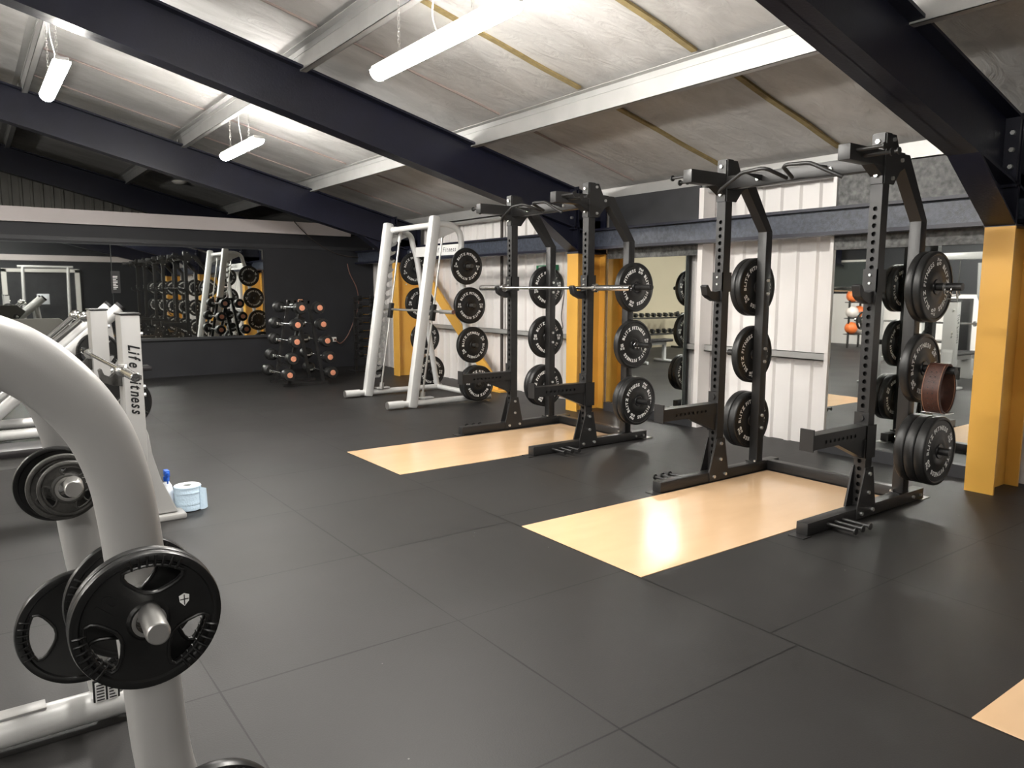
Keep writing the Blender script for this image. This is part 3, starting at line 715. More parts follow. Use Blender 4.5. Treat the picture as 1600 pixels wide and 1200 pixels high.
MB().tube([(4.93, 2.14, .66), (5.05, 2.14, .655), (5.05, 2.28, .655), (4.93, 2.28, .66), (4.93, 2.14, .66)], .0035, 6).tube([(4.96, 2.17, .665), (4.96, 2.30, .65)], .003, 6).tube([(4.93, 2.28, .66), (4.925, 2.285, .72)], .003, 6).build('buckle', 'chrome', t, off)

# barbell across the rack
def barbell(x, y0, z, L, label, rz=0.):
    t = thing('barbell', label, 'barbell', (x, y0+L/2, z)); h = L/2
    MB().cyl((0, -h+.415, 0), (0, h-.415, 0), .0142, 16).build('shaft', 'chrome', t)
    for s in (-1, 1):
        MB().lathe([(0, s*(h-.43)), (.037, s*(h-.43)), (.037, s*(h-.405)), (.030, s*(h-.40)), (.0248, s*(h-.395)), (.0248, s*(h-.004)), (.021, s*h), (.014, s*h), (.013, s*(h-.006)), (0, s*(h-.006))], 'y', n=24).build('sleeve', 'chrome', t)
    return t
barbell(4.375, 4.37, 1.447, 2.18, 'chrome barbell resting on the hooks of the farther black rack')

# ================================================================== SMITH MACHINE
SY0, SY1 = 7.97, 9.20
t = thing('smith_machine', 'silver smith machine with rows of bumper plates, left of the black racks', 'smith machine', (4.8, 8.6, 0)); off = t.location
def lean(z): return 4.305 + (4.665-4.305)*z/2.31
RX = {-1: lambda z: 5.16-.072*z, 1: lambda z: 5.40-.17*z}
for sy in (SY0, SY1):
    s = -1 if sy == SY0 else 1
    MB().beam((lean(0), sy, 0.0), (lean(2.31), sy, 2.31), .125, .115, (0, 1, 0), .03).build('front_upright', 'silver', t, off)
    MB().tube([(4.03, sy, .055), (5.46, sy, .055)], .038, 16).build('base_tube', 'silver', t, off)
    ff = MB().tube([(3.985, sy, .055), (4.19, sy, .055)], .048, 20).build('front_foot', 'silver', t, off)
    MB().tube([(3.978, sy, .055), (3.988, sy, .055)], .046, 20).build('end_cap', 'steel', ff, off)
    rear = smooth_path([(4.70, sy, 2.22), (4.86, sy, 2.215), (4.99, sy, 2.15), (5.03, sy, 2.02), (RX[s](1.8), sy, 1.80), (RX[s](1.0), sy, 1.0), (RX[s](.06), sy, .06)], 6)
    MB().tube(rear, .038, 16).build('rear_post', 'silver', t, off)
    MB().prism([(4.66, 2.25), (5.00, 2.16), (4.66, 2.02)], 'y', sy-.004, sy+.004).build('corner_gusset', 'silver', t, off)
    # guide rod with its sleeves
    xo = .165
    gr = MB().cyl((lean(.1)+xo+.0, sy-s*.05, .12), (lean(2.2)+xo, sy-s*.05, 2.2), .0125, 14).build('guide_rod', 'steel', t, off)
    MB().cyl((lean(2.06)+xo, sy-s*.05, 2.06), (lean(2.24)+xo, sy-s*.05, 2.24), .022, 14).build('rod_sleeve', 'silver', gr, off)
    MB().cyl((lean(.1)+xo, sy-s*.05, .09), (lean(.18)+xo, sy-s*.05, .18), .03, 14).build('rod_spring', 'steel', gr, off)
    MB().beam((lean(.1)+xo-.06, sy-s*.02, .11), (lean(.1)+xo+.12, sy-s*.02, .11), .1, .012).build('rod_bracket', 'silver', gr, off)
    # hooked racking plate behind the upright
    vs2 = []; z = .25
    outline = [(lean(.25)+.04, .25)]
    while z < 2.12:
        b0 = lean(z)
        outline += [(b0+.13, z), (b0+.152, z+.025), (b0+.150, z+.045), (b0+.128, z+.036), (b0+.105, z+.028), (b0+.085, z+.040), (b0+.078, z+.065), (b0+.09, z+.092)]
        z += .118
    outline += [(lean(z)+.16, z), (lean(z)+.04, z+.03)]
    if s > 0: MB().prism(outline, 'y', sy-.004-s*.02, sy+.004-s*.02).build('racking_plate', 'grey_frame', t, off)
    for pz in (1.715, 1.235, .745, .265):
        kx = RX[s](pz)
        MB().cyl((kx, sy, pz), (kx, sy+s*.24, pz), .0245, 16).cyl((kx, sy+s*.02, pz), (kx, sy+s*.035, pz), .04, 16).build('weight_horn', 'iron', t, off)
    for pz in (1.94, 1.50): MB().cyl((lean(pz)+.4, sy+s*.035, pz), (lean(pz)+.4, sy+s*.05, pz), .01, 6).build('bolt', 'bolt', t, off)
    MB().beam((lean(1.05)+.165, sy-s*.05, 1.05), (lean(1.25)+.165, sy-s*.05, 1.25), .07, .05, (1, 0, 0), .006).build('carriage', 'black_plastic', t, off)
MB().tube([(4.70, SY0, 2.215), (4.70, SY1, 2.215)], .036, 16).build('top_crossbar', 'silver', t, off)
for yy in (SY0+.1, SY1-.1): MB().tube([(4.70, yy-.03, 2.215), (4.70, yy+.03, 2.215)], .043, 16).build('clamp', 'silver', t, off)
MB().box(5.05, 5.065, SY0, SY1, 1.87, 2.0).build('name_panel', 'silver', t, off)
mb = MB(); flat_text(mb, 'Life Fitness', .085, Matrix.Translation((5.049, SY0+.42, 1.91)) @ Matrix(((0, 0, -1, 0), (-1, 0, 0, 0), (0, 1, 0, 0), (0, 0, 0, 1))), shear=.3, bold=.01)
mb.build('lettering', 'hub', t, off)
MB().cyl((4.652, SY0-.40, 1.165), (4.652, SY1+.40, 1.165), .0145, 14).build('bar', 'steel', t, off)
for s, sy in ((-1, SY0), (1, SY1)): MB().cyl((4.652, sy+s*.12, 1.165), (4.652, sy+s*.42, 1.165), .0245, 18).build('bar_sleeve', 'steel', t, off)
MB().tube([(5.40, SY0, .055), (5.40, SY1, .055)], .035, 14).build('rear_base_tube', 'silver', t, off)
MB().cyl((4.652, SY0-.425, 1.165), (4.652, SY0-.42, 1.165), .025, 18).build('sleeve_cap', M['cable_red'], t, off)
for s, sy, wh in ((-1, SY0, 'near-side'), (1, SY1, 'far-side')):
    for pz, kgs, rots, nm in zip((1.715, 1.235, .745, .265), (([5] if s > 0 else [5]), [10], [15], ([20, 20] if s < 0 else [20])), (([-18] if s > 0 else [4]), [0], [-30], [5, 5]), ('top', 'second', 'third', 'lowest')):
        y = sy + s*.10
        for i, (kg, r) in enumerate(zip(kgs, rots)):
            y += s*TH[kg]/2
            plate(kg, RX[s](pz), y, pz, r, 'black %d kg bumper plate, %s %s horn of the smith machine%s' % (kg, nm, wh, '' if len(kgs) == 1 else (', inner one' if i == 0 else ', outer one')), 'bumper plates on the smith machine')
            y += s*TH[kg]/2

# ================================================================== FIXED BARBELL RACK
BY = 11.1
t = thing('barbell_stand', 'black A-frame stand of short fixed barbells by the dark far wall', 'barbell rack', (4.2, BY, 0)); off = t.location
rows = [(.185, 3.74, 4.395), (.42, 3.80, 4.36), (.665, 3.86, 4.325), (.91, 3.88, 4.27), (1.155, 3.95, 4.22)]
for yy in (BY-.28, BY+.28):
    for a, b in ((3.80, 4.04), (4.34, 4.14)):
        MB().beam((a, yy, .03), (b, yy, 1.26), .045, .045, (0, 1, 0)).build('leg', 'rack', t, off)
    MB().beam((3.72, yy, .02), (4.42, yy, .02), .06, .04).build('foot', 'rack', t, off)
    MB().beam((4.03, yy, 1.24), (4.15, yy, 1.24), .045, .045).build('top_bar', 'rack', t, off)
    for z, xa, xb in rows:
        for xx, s in ((xa, -1), (xb, 1)):
            base = 3.80+.24*(z/1.26) if s < 0 else 4.34-.20*(z/1.26)
            MB().beam((base, yy, z-.02), (xx, yy, z-.018), .02, .02).beam((xx+s*.025, yy, z-.02), (xx+s*.025, yy, z+.02), .02, .012, (1, 0, 0)).build('cradle', 'bolt', t, off)
MB().beam((3.86, BY-.28, .3), (3.86, BY+.28, .3), .04, .04).build('cross_brace', 'rack', t, off)
fb = thing('fixed_barbell', 'x', 'barbell', (0, 0, 0))
MB().cyl((0, -.42, 0), (0, .42, 0), .014, 12).build('bar', 'chrome', fb)
for s in (-1, 1):
    MB().lathe([(0, s*.36), (.055, s*.36), (.085, s*.385), (.09, s*.41), (.09, s*.50), (.082, s*.525), (.05, s*.53), (0, s*.528)], 'y', n=28).build('head', 'rubber', fb)
    MB().lathe([(0, s*.536), (.038, s*.536), (.042, s*.53), (.042, s*.525)], 'y', n=24).build('end_disc', 'orange', fb)
first = True; ords = ['lowest', 'second lowest', 'middle', 'second highest', 'topmost']
for ri, (z, xa, xb) in enumerate(rows):
    for xx, side in ((xa, 'left'), (xb, 'right')):
        l = '%s orange-ended fixed barbell on the %s side of the A-frame stand' % (ords[ri], side)
        loc, rot = (xx, BY, z+.005), (0, random.uniform(-1, 1), 0)
        if first: fb.location = loc; fb.rotation_euler = rot; fb['label'] = l; fb['group'] = 'fixed barbells on the stand'; first = False
        else: dup(fb, loc, rot, l, 'fixed barbells on the stand')
tag(MB().tube(smooth_path([(4.06, BY-.26, 1.275), (4.0, BY-.26, 1.27), (3.985, BY-.30, 1.22), (4.0, BY-.31, 1.12), (4.04, BY-.30, 1.16), (4.07, BY-.28, 1.26)]), .010, 6).build('resistance_handle', 'stitch'), 'small tan handle lying on top of the A-frame barbell stand', 'handle')

# ================================================================== DUMBBELL TOWER by the far column
t = thing('dumbbell_tower', 'tall black dumbbell tower between the smith machine and far column', 'dumbbell rack', (5.62, 12.1, 0)); off = t.location
for xx in (5.46, 5.78):
    MB().box(xx-.02, xx+.02, 12.08, 12.14, 0, 1.30).build('post', 'rack', t, off)
MB().box(5.36, 5.88, 11.9, 12.3, 0, .03).build('base', 'rack', t, off)
for k_ in range(8): MB().box(5.42, 5.84, 12.0, 12.08, .235+.14*k_, .245+.14*k_).build('shelf', 'rack', t, off)
db = thing('dumbbell', 'x', 'dumbbell', (0, 0, 0))
MB().cyl((-.09, 0, 0), (.09, 0, 0), .014, 12).build('handle', 'chrome', db)
for s in (-1, 1): MB().lathe([(0, s*.07), (.04, s*.07), (.052, s*.085), (.052, s*.14), (.045, s*.15), (0, s*.15)], 'x', n=6).build('head', 'rubber', db)
ordn = ['lowest', 'second', 'third', 'fourth', 'fifth', 'sixth', 'seventh', 'topmost']
for k_ in range(8):
    l = '%s small black dumbbell up the tower beside the far yellow column' % ordn[k_]
    loc = (5.63, 12.03, .30+.14*k_)
    if k_ == 0: db.location = loc; db['label'] = l; db['group'] = 'dumbbells on the tower'
    else: dup(db, loc, None, l, 'dumbbells on the tower')

# ================================================================== LIFE FITNESS OLYMPIC BENCH
t = thing('bench_press_station', 'light grey bench press station, two lettered uprights left of the open floor', 'bench', (.8, 5.5, 0)); off = t.location
for y, nr in ((4.90, True), (6.02, False)):
    x0, x1 = (.733, .838) if nr else (.712, .820)
    MB().box(x0, x1, y, y+.19, .03, 1.275, .008).build('upright', 'grey_frame', t, off)
    MB().box(x0-.006, x1+.006, y-.006, y+.196, 1.275, 1.287, .004).build('cap', 'black_plastic', t, off)
    gx = [(x1-.01, .62), (x1+.015, .55), (x1+.03, .42), (x1+.07, .26), (x1+.16, .04), (x0-.12, .04), (x0-.04, .25), (x0, .40)]
    MB().prism(gx, 'y', y+.02, y+.17, .006).build('gusset', 'grey_frame', t, off)
    MB().box(x0-.20, x1+.20, y-.02, y+.21, 0, .035, .008).build('foot', 'grey_frame', t, off)
    # bar catches on the -x side
    for cz in (.93, .62):
        MB().prism([(x0, cz-.08), (x0, cz+.05), (x0-.03, cz+.0), (x0-.06, cz-.028), (x0-.095, cz-.01), (x0-.105, cz+.03), (x0-.12, cz+.02), (x0-.11, cz-.05), (x0-.05, cz-.075)], 'y', y+.06, y+.13, .003).build('bar_catch', 'iron', t, off)
    for cz in (1.16, .84, .79): MB().cyl((x1, y+.05, cz), (x1+.018, y+.05, cz), .012, 8).build('bolt', 'bolt', t, off)
    MB().cyl((x1, y+.10, .50), (x1+.0, y+.45, .50), .02, 12)
for py, pz in ((5.33, .70), (6.34, .96)):
    MB().tube([(.785, 5.09 if py < 5.5 else 6.21, pz), (.785, py+.08, pz)], .0245, 14).build('weight_horn', 'steel', t, off)
MB().box(-1.15, .50, 5.38, 5.66, .40, .455, .02).build('pad', 'pad', t, off)
MB().box(-1.10, .60, 5.46, 5.58, .32, .40, .01).build('pad_frame', 'grey_frame', t, off)
MB().box(.48, .60, 5.0, 6.1, .33, .40, .01).build('cross_frame', 'grey_frame', t, off)
MB().box(.50, .80, 5.04, 5.10, .33, .40).box(.50, .80, 6.06, 6.12, .33, .40).build('side_link', 'grey_frame', t, off)
MB().box(-1.05, -.95, 5.40, 5.64, 0, .33, .01).build('front_leg', 'grey_frame', t, off)
mb = MB(); flat_text(mb, 'Life Fitness', .088, Matrix.Translation((.766, 4.8985, .89)) @ FRONT @ Matrix.Rotation(-PI/2, 4, 'Z'), shear=.35, bold=.02, wide=.78, gap=.04)
mb.build('lettering', 'hub', t, off)
barbell(.700, 4.30, .968, 2.2, 'chrome barbell lying on the grey bench press station at the left')

# ================================================================== GRIP PLATES
def gplate(name, R, th, m, rot, loc, label, holes=True, badge=False, digits=None, lip=.16):
    t = thing(name, label, 'weight plate', loc); t.rotation_euler = (0, math.radians(rot), 0)
    outs = [circ(0, 0, R*.93, 72), circ(0, 0, .027, 28)[::-1]]
    hs = []
    if holes:
        for k_ in range(3):
            a0 = 90 + 120*k_
            # rounded triangle-ish opening: wide outer edge, narrow inner
            pts = []
            for i in range(13):
                a = math.radians(a0-29+58*i/12); pts.append((R*.81*math.cos(a), R*.81*math.sin(a)))
            for a_, r_ in ((a0+32, .74), (a0+31, .65), (a0+25, .53), (a0+14, .43), (a0, .40), (a0-14, .43), (a0-25, .53), (a0-31, .65), (a0-32, .74)):
                a = math.radians(a_); pts.append((R*r_*math.cos(a), R*r_*math.sin(a)))
            hs.append(pts); outs.append(pts[::-1])
    vs, fs = fill(outs, th*.62, .0015); mb = MB(); mb.add(vs, fs, FRONT); web = mb.build('web', m, t)
    h = th/2
    MB().lathe([(R*.86, -h*.6), (R*.885, -h*.95), (R*.93, -h), (R*.985, -h*.8), (R, -h*.3), (R, h*.3), (R*.985, h*.8), (R*.93, h), (R*.885, h*.95), (R*.86, h*.6)], 'y', n=80, closed=True).build('rim', m, t)
    MB().lathe([(.0265, -h*1.02), (.040, -h*1.02), (.046, -h*.6), (.046, h*.6), (.040, h*1.02), (.0265, h*1.02)], 'y', n=48, closed=True).build('hub', m if m == 'tri' else 'iron', t)
    MB().lathe([(.0275, -h*1.05), (.032, -h*1.08), (.036, -h*1.05), (.0275, -h*.9)], 'y', n=40, closed=True).build('ring', 'steel', t)
    for pts in hs:
        MB().tube([(p[0], -h*.62, p[1]) for p in pts] + [(pts[0][0], -h*.62, pts[0][1])], .0045 if R > .12 else .003, 8).build('opening_lip', m, web)
    if holes and R > .12:
        for k_ in range(3):
            mb = MB()
            for i in range(7):
                a = math.radians(90+120*k_-21+7*i)
                mb.tube([(R*.80*math.cos(a), h*.2, R*.80*math.sin(a)), (R*.80*math.cos(a), -h*.75, R*.80*math.sin(a)), (R*.87*math.cos(a), -h*1.08, R*.87*math.sin(a)), (R*.96*math.cos(a), -h*1.0, R*.96*math.sin(a))], .0032, 6)
            mb.build('grip_ridges', m, web)
    if badge:
        a = math.radians(30); q = Matrix.Translation((R*.52*math.cos(a), -h*.66, R*.52*math.sin(a))) @ FRONT @ Matrix.Rotation(math.radians(rot), 4, 'Z')
        sh = [(-.011, .010), (0, .015), (.011, .010), (.010, -.004), (0, -.015), (-.010, -.004)]
        vs, fs = fill([sh], .0015); mb = MB(); mb.add(vs, fs, q); bd = mb.build('badge', 'print', t)
        mb = MB(); mb.add(*fill([[(-.0012, -.012), (.0012, -.012), (.0012, .012), (-.0012, .012)]], .003), q); mb.add(*fill([[(-.009, .0), (.009, .0), (.009, .0024), (-.009, .0024)]], .003), q)
        mb.build('badge_cross', 'iron', bd)
        mb = MB(); flat_text(mb, '10', .05, Matrix.Translation((R*.50*math.cos(math.radians(155)), -h*.64, R*.50*math.sin(math.radians(155)))) @ FRONT @ Matrix.Rotation(math.radians(55), 4, 'Z'), depth=.003, bold=.03)
        mb.build('raised_number', m, t)
    if digits:
        mb = MB(); flat_text(mb, digits, R*.22, Matrix.Translation((R*.5*math.cos(math.radians(40)), -h*.64, R*.5*math.sin(math.radians(40)))) @ FRONT @ Matrix.Rotation(math.radians(-50), 4, 'Z'), depth=.003, bold=.02)
        mb.build('raised_number', 'steel', t)
    return t
for py, pz, R in ((5.33, .70, .17), (6.34, .96, .145)):
    gplate('grip_plate', R, .03, 'tri', 20, (.785, py, pz), 'black weight plate half hidden behind the %s bench press upright' % ('near' if py < 5.5 else 'far'))

# ================================================================== FOREGROUND MACHINE
t = thing('plate_loaded_machine', 'large light grey arched machine frame filling the left foreground', 'gym machine', (0, 2.3, 0)); off = t.location
A1 = smooth_path([(.385, 2.0, -.0), (.337, 2.0, .222), (.315, 2.0, .544), (.300, 2.0, .75), (.290, 2.0, .87), (.275, 2.0, .975), (.245, 2.0, 1.075), (.205, 2.0, 1.150), (.155, 2.0, 1.213), (.10, 2.0, 1.262), (.04, 2.0, 1.295), (-.06, 2.0, 1.325), (-.25, 2.0, 1.34), (-.55, 2.0, 1.30), (-.80, 2.0, 1.15), (-.92, 2.0, .9), (-.98, 2.0, .05)], 6)
n_ = len(A1); ra = [.068 + .010*min(1, max(0, (i-30)/30)) for i in range(n_)]
MB().tube(A1, ra, 32, rb=.055, upv=(0, 1, 0)).build('near_arch', 'grey_frame', t, off)
A2 = smooth_path([(.328, 2.7, .03), (.310, 2.7, .14), (.293, 2.7, .384), (.262, 2.7, .652), (.245, 2.7, .85), (.225, 2.7, 1.0), (.18, 2.7, 1.12), (.10, 2.7, 1.20), (-.02, 2.7, 1.24), (-.25, 2.7, 1.25), (-.55, 2.7, 1.22), (-.80, 2.7, 1.08), (-.92, 2.7, .85), (-.98, 2.7, .05)], 6)
MB().tube(A2, .070, 28, rb=.052, upv=(0, 1, 0)).build('far_arch', 'grey_frame', t, off)
for y in (2.0, 2.68):
    MB().tube([(.345 if y > 2.3 else .37, y, .062), (-1.3, y, .062)], .050, 20).build('base_tube', 'silver', t, off)
MB().tube([(-.98, 2.0, .062), (-.98, 2.7, .062)], .045, 18).build('base_crosstube', 'silver', t, off)
MB().box(-.02, .12, 2.655, 2.715, .108, .116, .002).build('foot_rest_strip', 'grey_frame', t, off)
for (p, q, nm) in (((.300, 1.96, .690), (.273, 1.595, .729), 1), ((.30, 2.04, .60), (.31, 2.38, .60), 0), ((.365, 1.95, .11), (.388, 1.60, .165), 0),
                   ((.262, 2.66, .408), (.239, 2.24, .448), 0), ((.235, 2.66, .85), (.209, 2.34, .878), 1), ((.24, 2.74, .85), (.24, 3.0, .85), 0), ((.29, 2.74, .41), (.29, 3.0, .41), 0)):
    p, q = V(p), V(q); dd = (q-p).normalized()
    MB().tube([p, q-dd*.012, q-dd*.002, q], [.0245, .0245, .0225, .020], 28).build('weight_horn', 'steel', t, off)
    MB().tube([p-dd*.02, p+dd*.012], .042, 24).build('horn_flange', 'silver', t, off)
MB().box(.248, .325, 2.640, 2.646, .085, .165, .001).build('label_border', 'black_plastic', t, off)
MB().box(.254, .284, 2.637, 2.641, .092, .158).box(.290, .319, 2.637, 2.641, .092, .158).build('warning_label', 'print', t, off)
mb = MB()
for k_ in range(6):
    mb.box(.258, .280, 2.6355, 2.6372, .097+.010*k_, .1005+.010*k_); mb.box(.294, .315-(k_ % 3)*.004, 2.6355, 2.6372, .097+.010*k_, .1005+.010*k_)
mb.build('label_print', 'hub', t, off)
gplate('grip_plate', .157, .032, 'tri', 8, (.283, 1.77, .694), 'black three-hole 10 kg plate with a small shield badge, largest in the foreground', badge=True)
gplate('grip_plate', .158, .030, 'tri', -18, (.286, 1.812, .690), 'black three-hole plate directly behind the badged plate')
gplate('grip_plate', .169, .032, 'tri', 40, (.318, 2.18, .598), 'black three-hole plate on the far side of the near grey arch')
gplate('grip_plate', .176, .036, 'tri', 28, (.222, 2.50, .42), 'black three-hole plate low on the farther grey arch')
gplate('grip_plate', .115, .026, 'tri', 10, (.190, 2.60, .842), 'larger black plate rearmost of the small plates on the upper horn', holes=False)
gplate('grip_plate', .098, .026, 'iron', -20, (.200, 2.50, .852), 'worn dark iron plate, middle of the small plates on the upper horn')
gplate('grip_plate', .080, .022, 'iron', 12, (.207, 2.455, .857), 'smallest dark iron plate, front of the upper horn', digits='2.5')
gplate('grip_plate', .165, .04, 'tri', 20, (.380, 1.70, .176), 'black plate whose upper rim shows at the bottom edge', holes=True)

# spray bottle and paper roll
t = thing('spray_bottle', 'white spray bottle with a blue trigger head beside the paper roll', 'spray bottle', (.985, 5.17, 0))
MB().lathe([(0, .0), (.034, 0), (.038, .008), (.038, .12), (.030, .155), (.014, .185), (.013, .20), (0, .20)], 'z', n=28).build('bottle', 'bottle', t)
MB().lathe([(.017, .185), (.019, .19), (.019, .215), (.012, .22), (0, .22)], 'z', n=20).box(-.015, .015, -.045, .02, .22, .262, .006).box(-.008, .008, -.062, -.045, .235, .252, .003).build('spray_head', 'blue', t)
MB().tube([(0, -.03, .225), (0, -.042, .20), (0, -.035, .175)], .005, 8).build('trigger', 'blue', t)
t = thing('paper_roll', 'pale blue paper towel roll standing on the floor by the bench press station', 'paper roll', (1.090, 5.075, 0))
mb = MB(); prof = [(.028, .004), (.078, .004)]
for k_ in range(4): prof += [(.083+.002*(k_ % 2), .008+.038*k_), (.085-.001*k_, .022+.038*k_), (.082, .040+.038*k_)]
prof += [(.084, .158), (.081, .162), (.028, .162)]
mb.lathe(prof, 'z', n=48, closed=True); mb.build('roll', 'paper', t)
MB().lathe([(.0285, .1625), (.080, .1625), (.080, .1635), (.0285, .1635)], 'z', n=40, closed=True).build('top_face', 'paperw', t)
MB().lathe([(.024, .004), (.0285, .004), (.0285, .162), (.024, .162)], 'z', n=32, closed=True).build('core', 'core', t)
mb = MB(); pts = [(.060, -.062), (.092, -.050), (.112, -.02), (.120, .02), (.108, .055), (.118, .075)]
prev = None
for i, (a, b) in enumerate([(p[0], p[1]) for p in smooth_path([(q[0], q[1], 0) for q in pts], 5)]):
    f_ = i/25; top = .155 - .06*f_; cur = [mb.bm.verts.new((a, b, .003)), mb.bm.verts.new((a*.96, b*.98, top)), mb.bm.verts.new((a*.96+.003, b*.98, top)), mb.bm.verts.new((a+.003, b, .003))]
    if prev:
        for k_ in range(4): mb.bm.faces.new((prev[k_], prev[(k_+1) % 4], cur[(k_+1) % 4], cur[k_]))
    prev = cur
mb.build('loose_sheet', 'paper', t)

# ================================================================== LEG PRESS behind the bench station
t = thing('leg_press', 'grey angled leg press machine behind the bench press station', 'leg press', (.3, 8.7, 0)); off = t.location
dirv = V((1.086, 0, .985)).normalized()
for y in (8.35, 9.05):
    MB().tube([(-.05, y, .0+.06), V((-.05, y, .06))+dirv*1.76], .058, 20).build('slope_tube', 'silver', t, off)
    MB().tube([(-.05, y-.13, .28), V((-.05, y-.13, .28))+dirv*1.28], .028, 14).sphere(V((-.05, y-.13, .28))+dirv*1.31, .055, n=14).build('guide_rod', 'chrome', t, off)
    e = V((-.05, y, .06))+dirv*1.76
    MB().tube([e-dirv*.01, e+dirv*.02], .060, 20).build('tube_cap', 'black_plastic', t, off)
    MB().tube([(-1.4, y, .06), (1.30, y, .06)], .05, 16).build('base_tube', 'silver', t, off)
    MB().tube([(1.12, y, 1.12), (1.24, y, .07)], .045, 14).build('rear_support', 'grey_frame', t, off)
for xx in (-1.2, 1.24): MB().tube([(xx, 8.35, .06), (xx, 9.05, .06)], .045, 14).build('base_crosstube', 'silver', t, off)
MB().tube([(1.12, 8.35, 1.12), (1.12, 9.05, 1.12)], .04, 14).build('top_crosstube', 'silver', t, off)
# sled: foot plate across the slope, side shrouds, horns
c0 = V((.30, 8.7, .66)); nrm = dirv
MB().beam(c0+V((-.26, 0, .26))*1.0, c0+V((.14, 0, -.14)), .95, .05, dirv, .01).build('foot_plate', 'shroud', t, off)
for y in (9.18,):
    MB().prism([(-.25, .90), (.0, 1.06), (.28, 1.12), (.80, 1.12), (.94, 1.0), (.62, .62), (.42, .50), (.1, .55), (-.15, .75)], 'y', y-.012, y+.012, .004).build('side_shroud', 'shroud', t, off)
    s = -1 if y < 8.7 else 1
    for q in (V((.55, y, .84)), V((.78, y, .90))):
        MB().tube([q, q+V((0, s*.30, 0))], .0245, 16).build('weight_horn', 'chrome', t, off)
        MB().tube([q+V((0, s*.01, 0)), q+V((0, s*.05, 0))], .055, 18).build('horn_collar', 'black_plastic', t, off)
MB().beam((-1.15, 8.7, .62), (-.55, 8.7, .30), .5, .09, (0, 0, 1), .02).build('back_pad', 'pad', t, off)
MB().beam((-.58, 8.7, .28), (-.20, 8.7, .34), .5, .09, (0, 0, 1), .02).build('seat_pad', 'pad', t, off)
MB().tube([(-1.1, 8.7, .07), (-.9, 8.7, .44)], .04, 14).tube([(-.4, 8.7, .07), (-.4, 8.7, .26)], .04, 14).build('seat_post', 'grey_frame', t, off)

# flat bench further back (seen between the uprights and in the mirror)
t = thing('flat_bench', 'low flat bench with black pad and silver frame near the far mirrors', 'bench', (1.35, 10.3, 0)); off = t.location
MB().box(.85, 1.85, 10.17, 10.43, .41, .47, .02).build('pad', 'pad', t, off)
MB().box(.95, 1.75, 10.27, 10.33, .35, .41).build('frame', 'silver', t, off)
for xx in (.98, 1.70):
    MB().box(xx-.03, xx+.03, 10.27, 10.33, .04, .36).build('leg', 'silver', t, off); MB().tube([(xx, 10.05, .035), (xx, 10.55, .035)], .03, 12).build('foot', 'silver', t, off)

# ================================================================== LEFT HALF OF THE ROOM (shows in the mirrors)
t = thing('dumbbell_stand', 'two tier dumbbell rack by the cream wall, seen in the narrow mirror', 'dumbbell rack', (-1.2, 12.55, 0)); off = t.location
for z, yy in ((.40, 12.45), (.78, 12.62)): MB().box(-2.2, -.3, yy-.13, yy+.13, z-.03, z, .005).build('shelf', 'rack', t, off)
for xx in (-2.15, -.35): MB().beam((xx, 12.35, .02), (xx, 12.75, .9), .06, .06, (1, 0, 0)).box(xx-.03, xx+.03, 12.2, 12.9, 0, .04).build('end_frame', 'rack', t, off)
kk = 0
for z, yy, tier in ((.46, 12.45, 'lower'), (.84, 12.62, 'upper')):
    for k_ in range(9):
        dup(db, (-2.08+.205*k_, yy, z), (0, 0, PI/2), 'black hexagonal dumbbell on the %s tier of the mirrored rack' % tier, 'dumbbells on the %s tier of the mirrored rack' % tier)

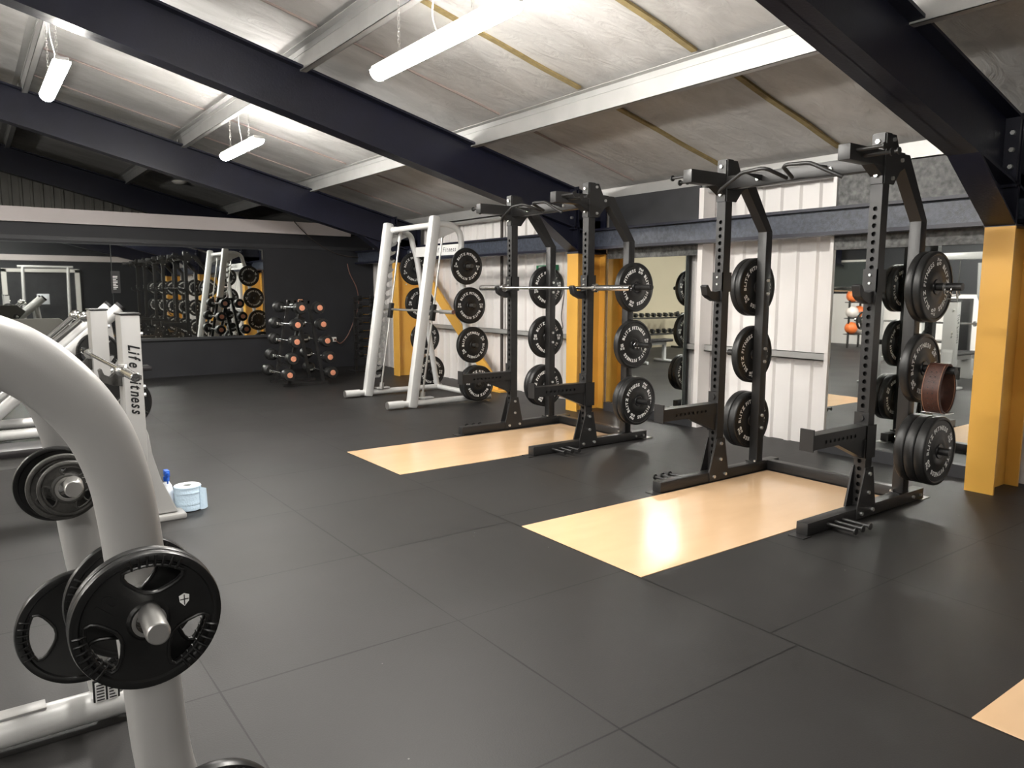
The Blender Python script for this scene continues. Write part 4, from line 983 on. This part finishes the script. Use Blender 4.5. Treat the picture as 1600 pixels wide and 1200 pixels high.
t = thing('cable_machine', 'tall silver cable machine, seen in the wide mirror by the nearest column', 'cable machine', (-1.9, 6.1, 0)); off = t.location
for y in (5.6, 6.6):
    MB().box(-1.95, -1.85, y-.05, y+.05, 0, 2.05, .01).build('upright', 'silver', t, off)
    MB().tube([(-1.9, y, .05), (-1.3, y, .05)], .045, 14).build('foot', 'silver', t, off)
    MB().tube([(-1.9, y, 1.0), (-1.55, y, 1.35), (-1.5, y, 1.9)], .035, 12).build('arm', 'silver', t, off)
MB().box(-1.96, -1.84, 5.6, 6.6, 1.98, 2.10, .01).build('top_beam', 'silver', t, off)
MB().box(-2.1, -1.96, 5.9, 6.3, .1, 1.3, .01).build('weight_stack', 'black_plastic', t, off)
MB().cyl((-1.93, 6.1, .1), (-1.93, 6.1, 2.0), .01, 8).build('guide_rod', 'chrome', t, off)
t = thing('ball_stand', 'wall rack of orange and pale exercise balls, seen in the wide mirror', 'ball rack', (-5.9, 10.2, 0)); off = t.location
for xx in (-6.15, -5.65): MB().box(xx-.02, xx+.02, 10.2, 10.24, 0, 1.5).build('post', 'rack', t, off)
for z in (.35, .75, 1.15): MB().box(-6.15, -5.65, 10.05, 10.35, z-.02, z).build('shelf', 'rack', t, off)
bl = thing('exercise_ball', 'x', 'ball')
for i, (dx, z, m) in enumerate(((-.14, .52, 'ballw'), (.14, .52, 'ball'), (-.14, .92, 'ball'), (.14, .92, 'ballw'), (-.14, 1.32, 'ball'), (.14, 1.32, 'ball'))):
    o = MB().sphere((0, 0, 0), .155, n=20).build('exercise_ball', m); o.location = (-5.9+dx*1.15, 10.2, z-.02+.0)
    tag(o, '%s exercise ball, %s of the rack, %s shelf' % ('orange' if m == 'ball' else 'pale', 'left' if dx < 0 else 'right', {.52: 'lowest', .92: 'middle', 1.32: 'top'}[z]), 'ball', 'exercise balls on the wall rack')
bpy.data.objects.remove(bl)
t = thing('cable_crossover', 'silver cable crossover frame behind the camera, seen in the far left mirror', 'cable machine', (2.2, -3.6, 0)); off = t.location
for xx in (1.6, 2.9):
    MB().tube([(xx, -3.6, 0), (xx+.05, -3.6, 2.15)], .05, 14).build('upright', 'silver', t, off); MB().box(xx-.15, xx+.15, -4.0, -3.2, 0, .05, .01).build('foot', 'silver', t, off)
MB().tube([(1.5, -3.6, 2.15), (3.1, -3.6, 2.15)], .045, 14).build('top_beam', 'silver', t, off)
MB().box(2.0, 2.35, -3.75, -3.6, .9, 1.25, .01).build('info_panel', 'bottle', t, off)
t = thing('doorway_frame', 'white framed doorway on the back wall, seen in the far left mirror', 'door frame', (2.2, -5.15, 0)); off = t.location
MB().box(1.1, 1.25, -5.2, -5.1, 0, 2.1).box(3.3, 3.45, -5.2, -5.1, 0, 2.1).box(1.1, 3.45, -5.2, -5.1, 2.0, 2.12).build('frame', 'white', t, off)
MB().box(1.25, 3.3, -5.19, -5.17, 0, 2.0).build('panel', 'smooth_board', t, off)
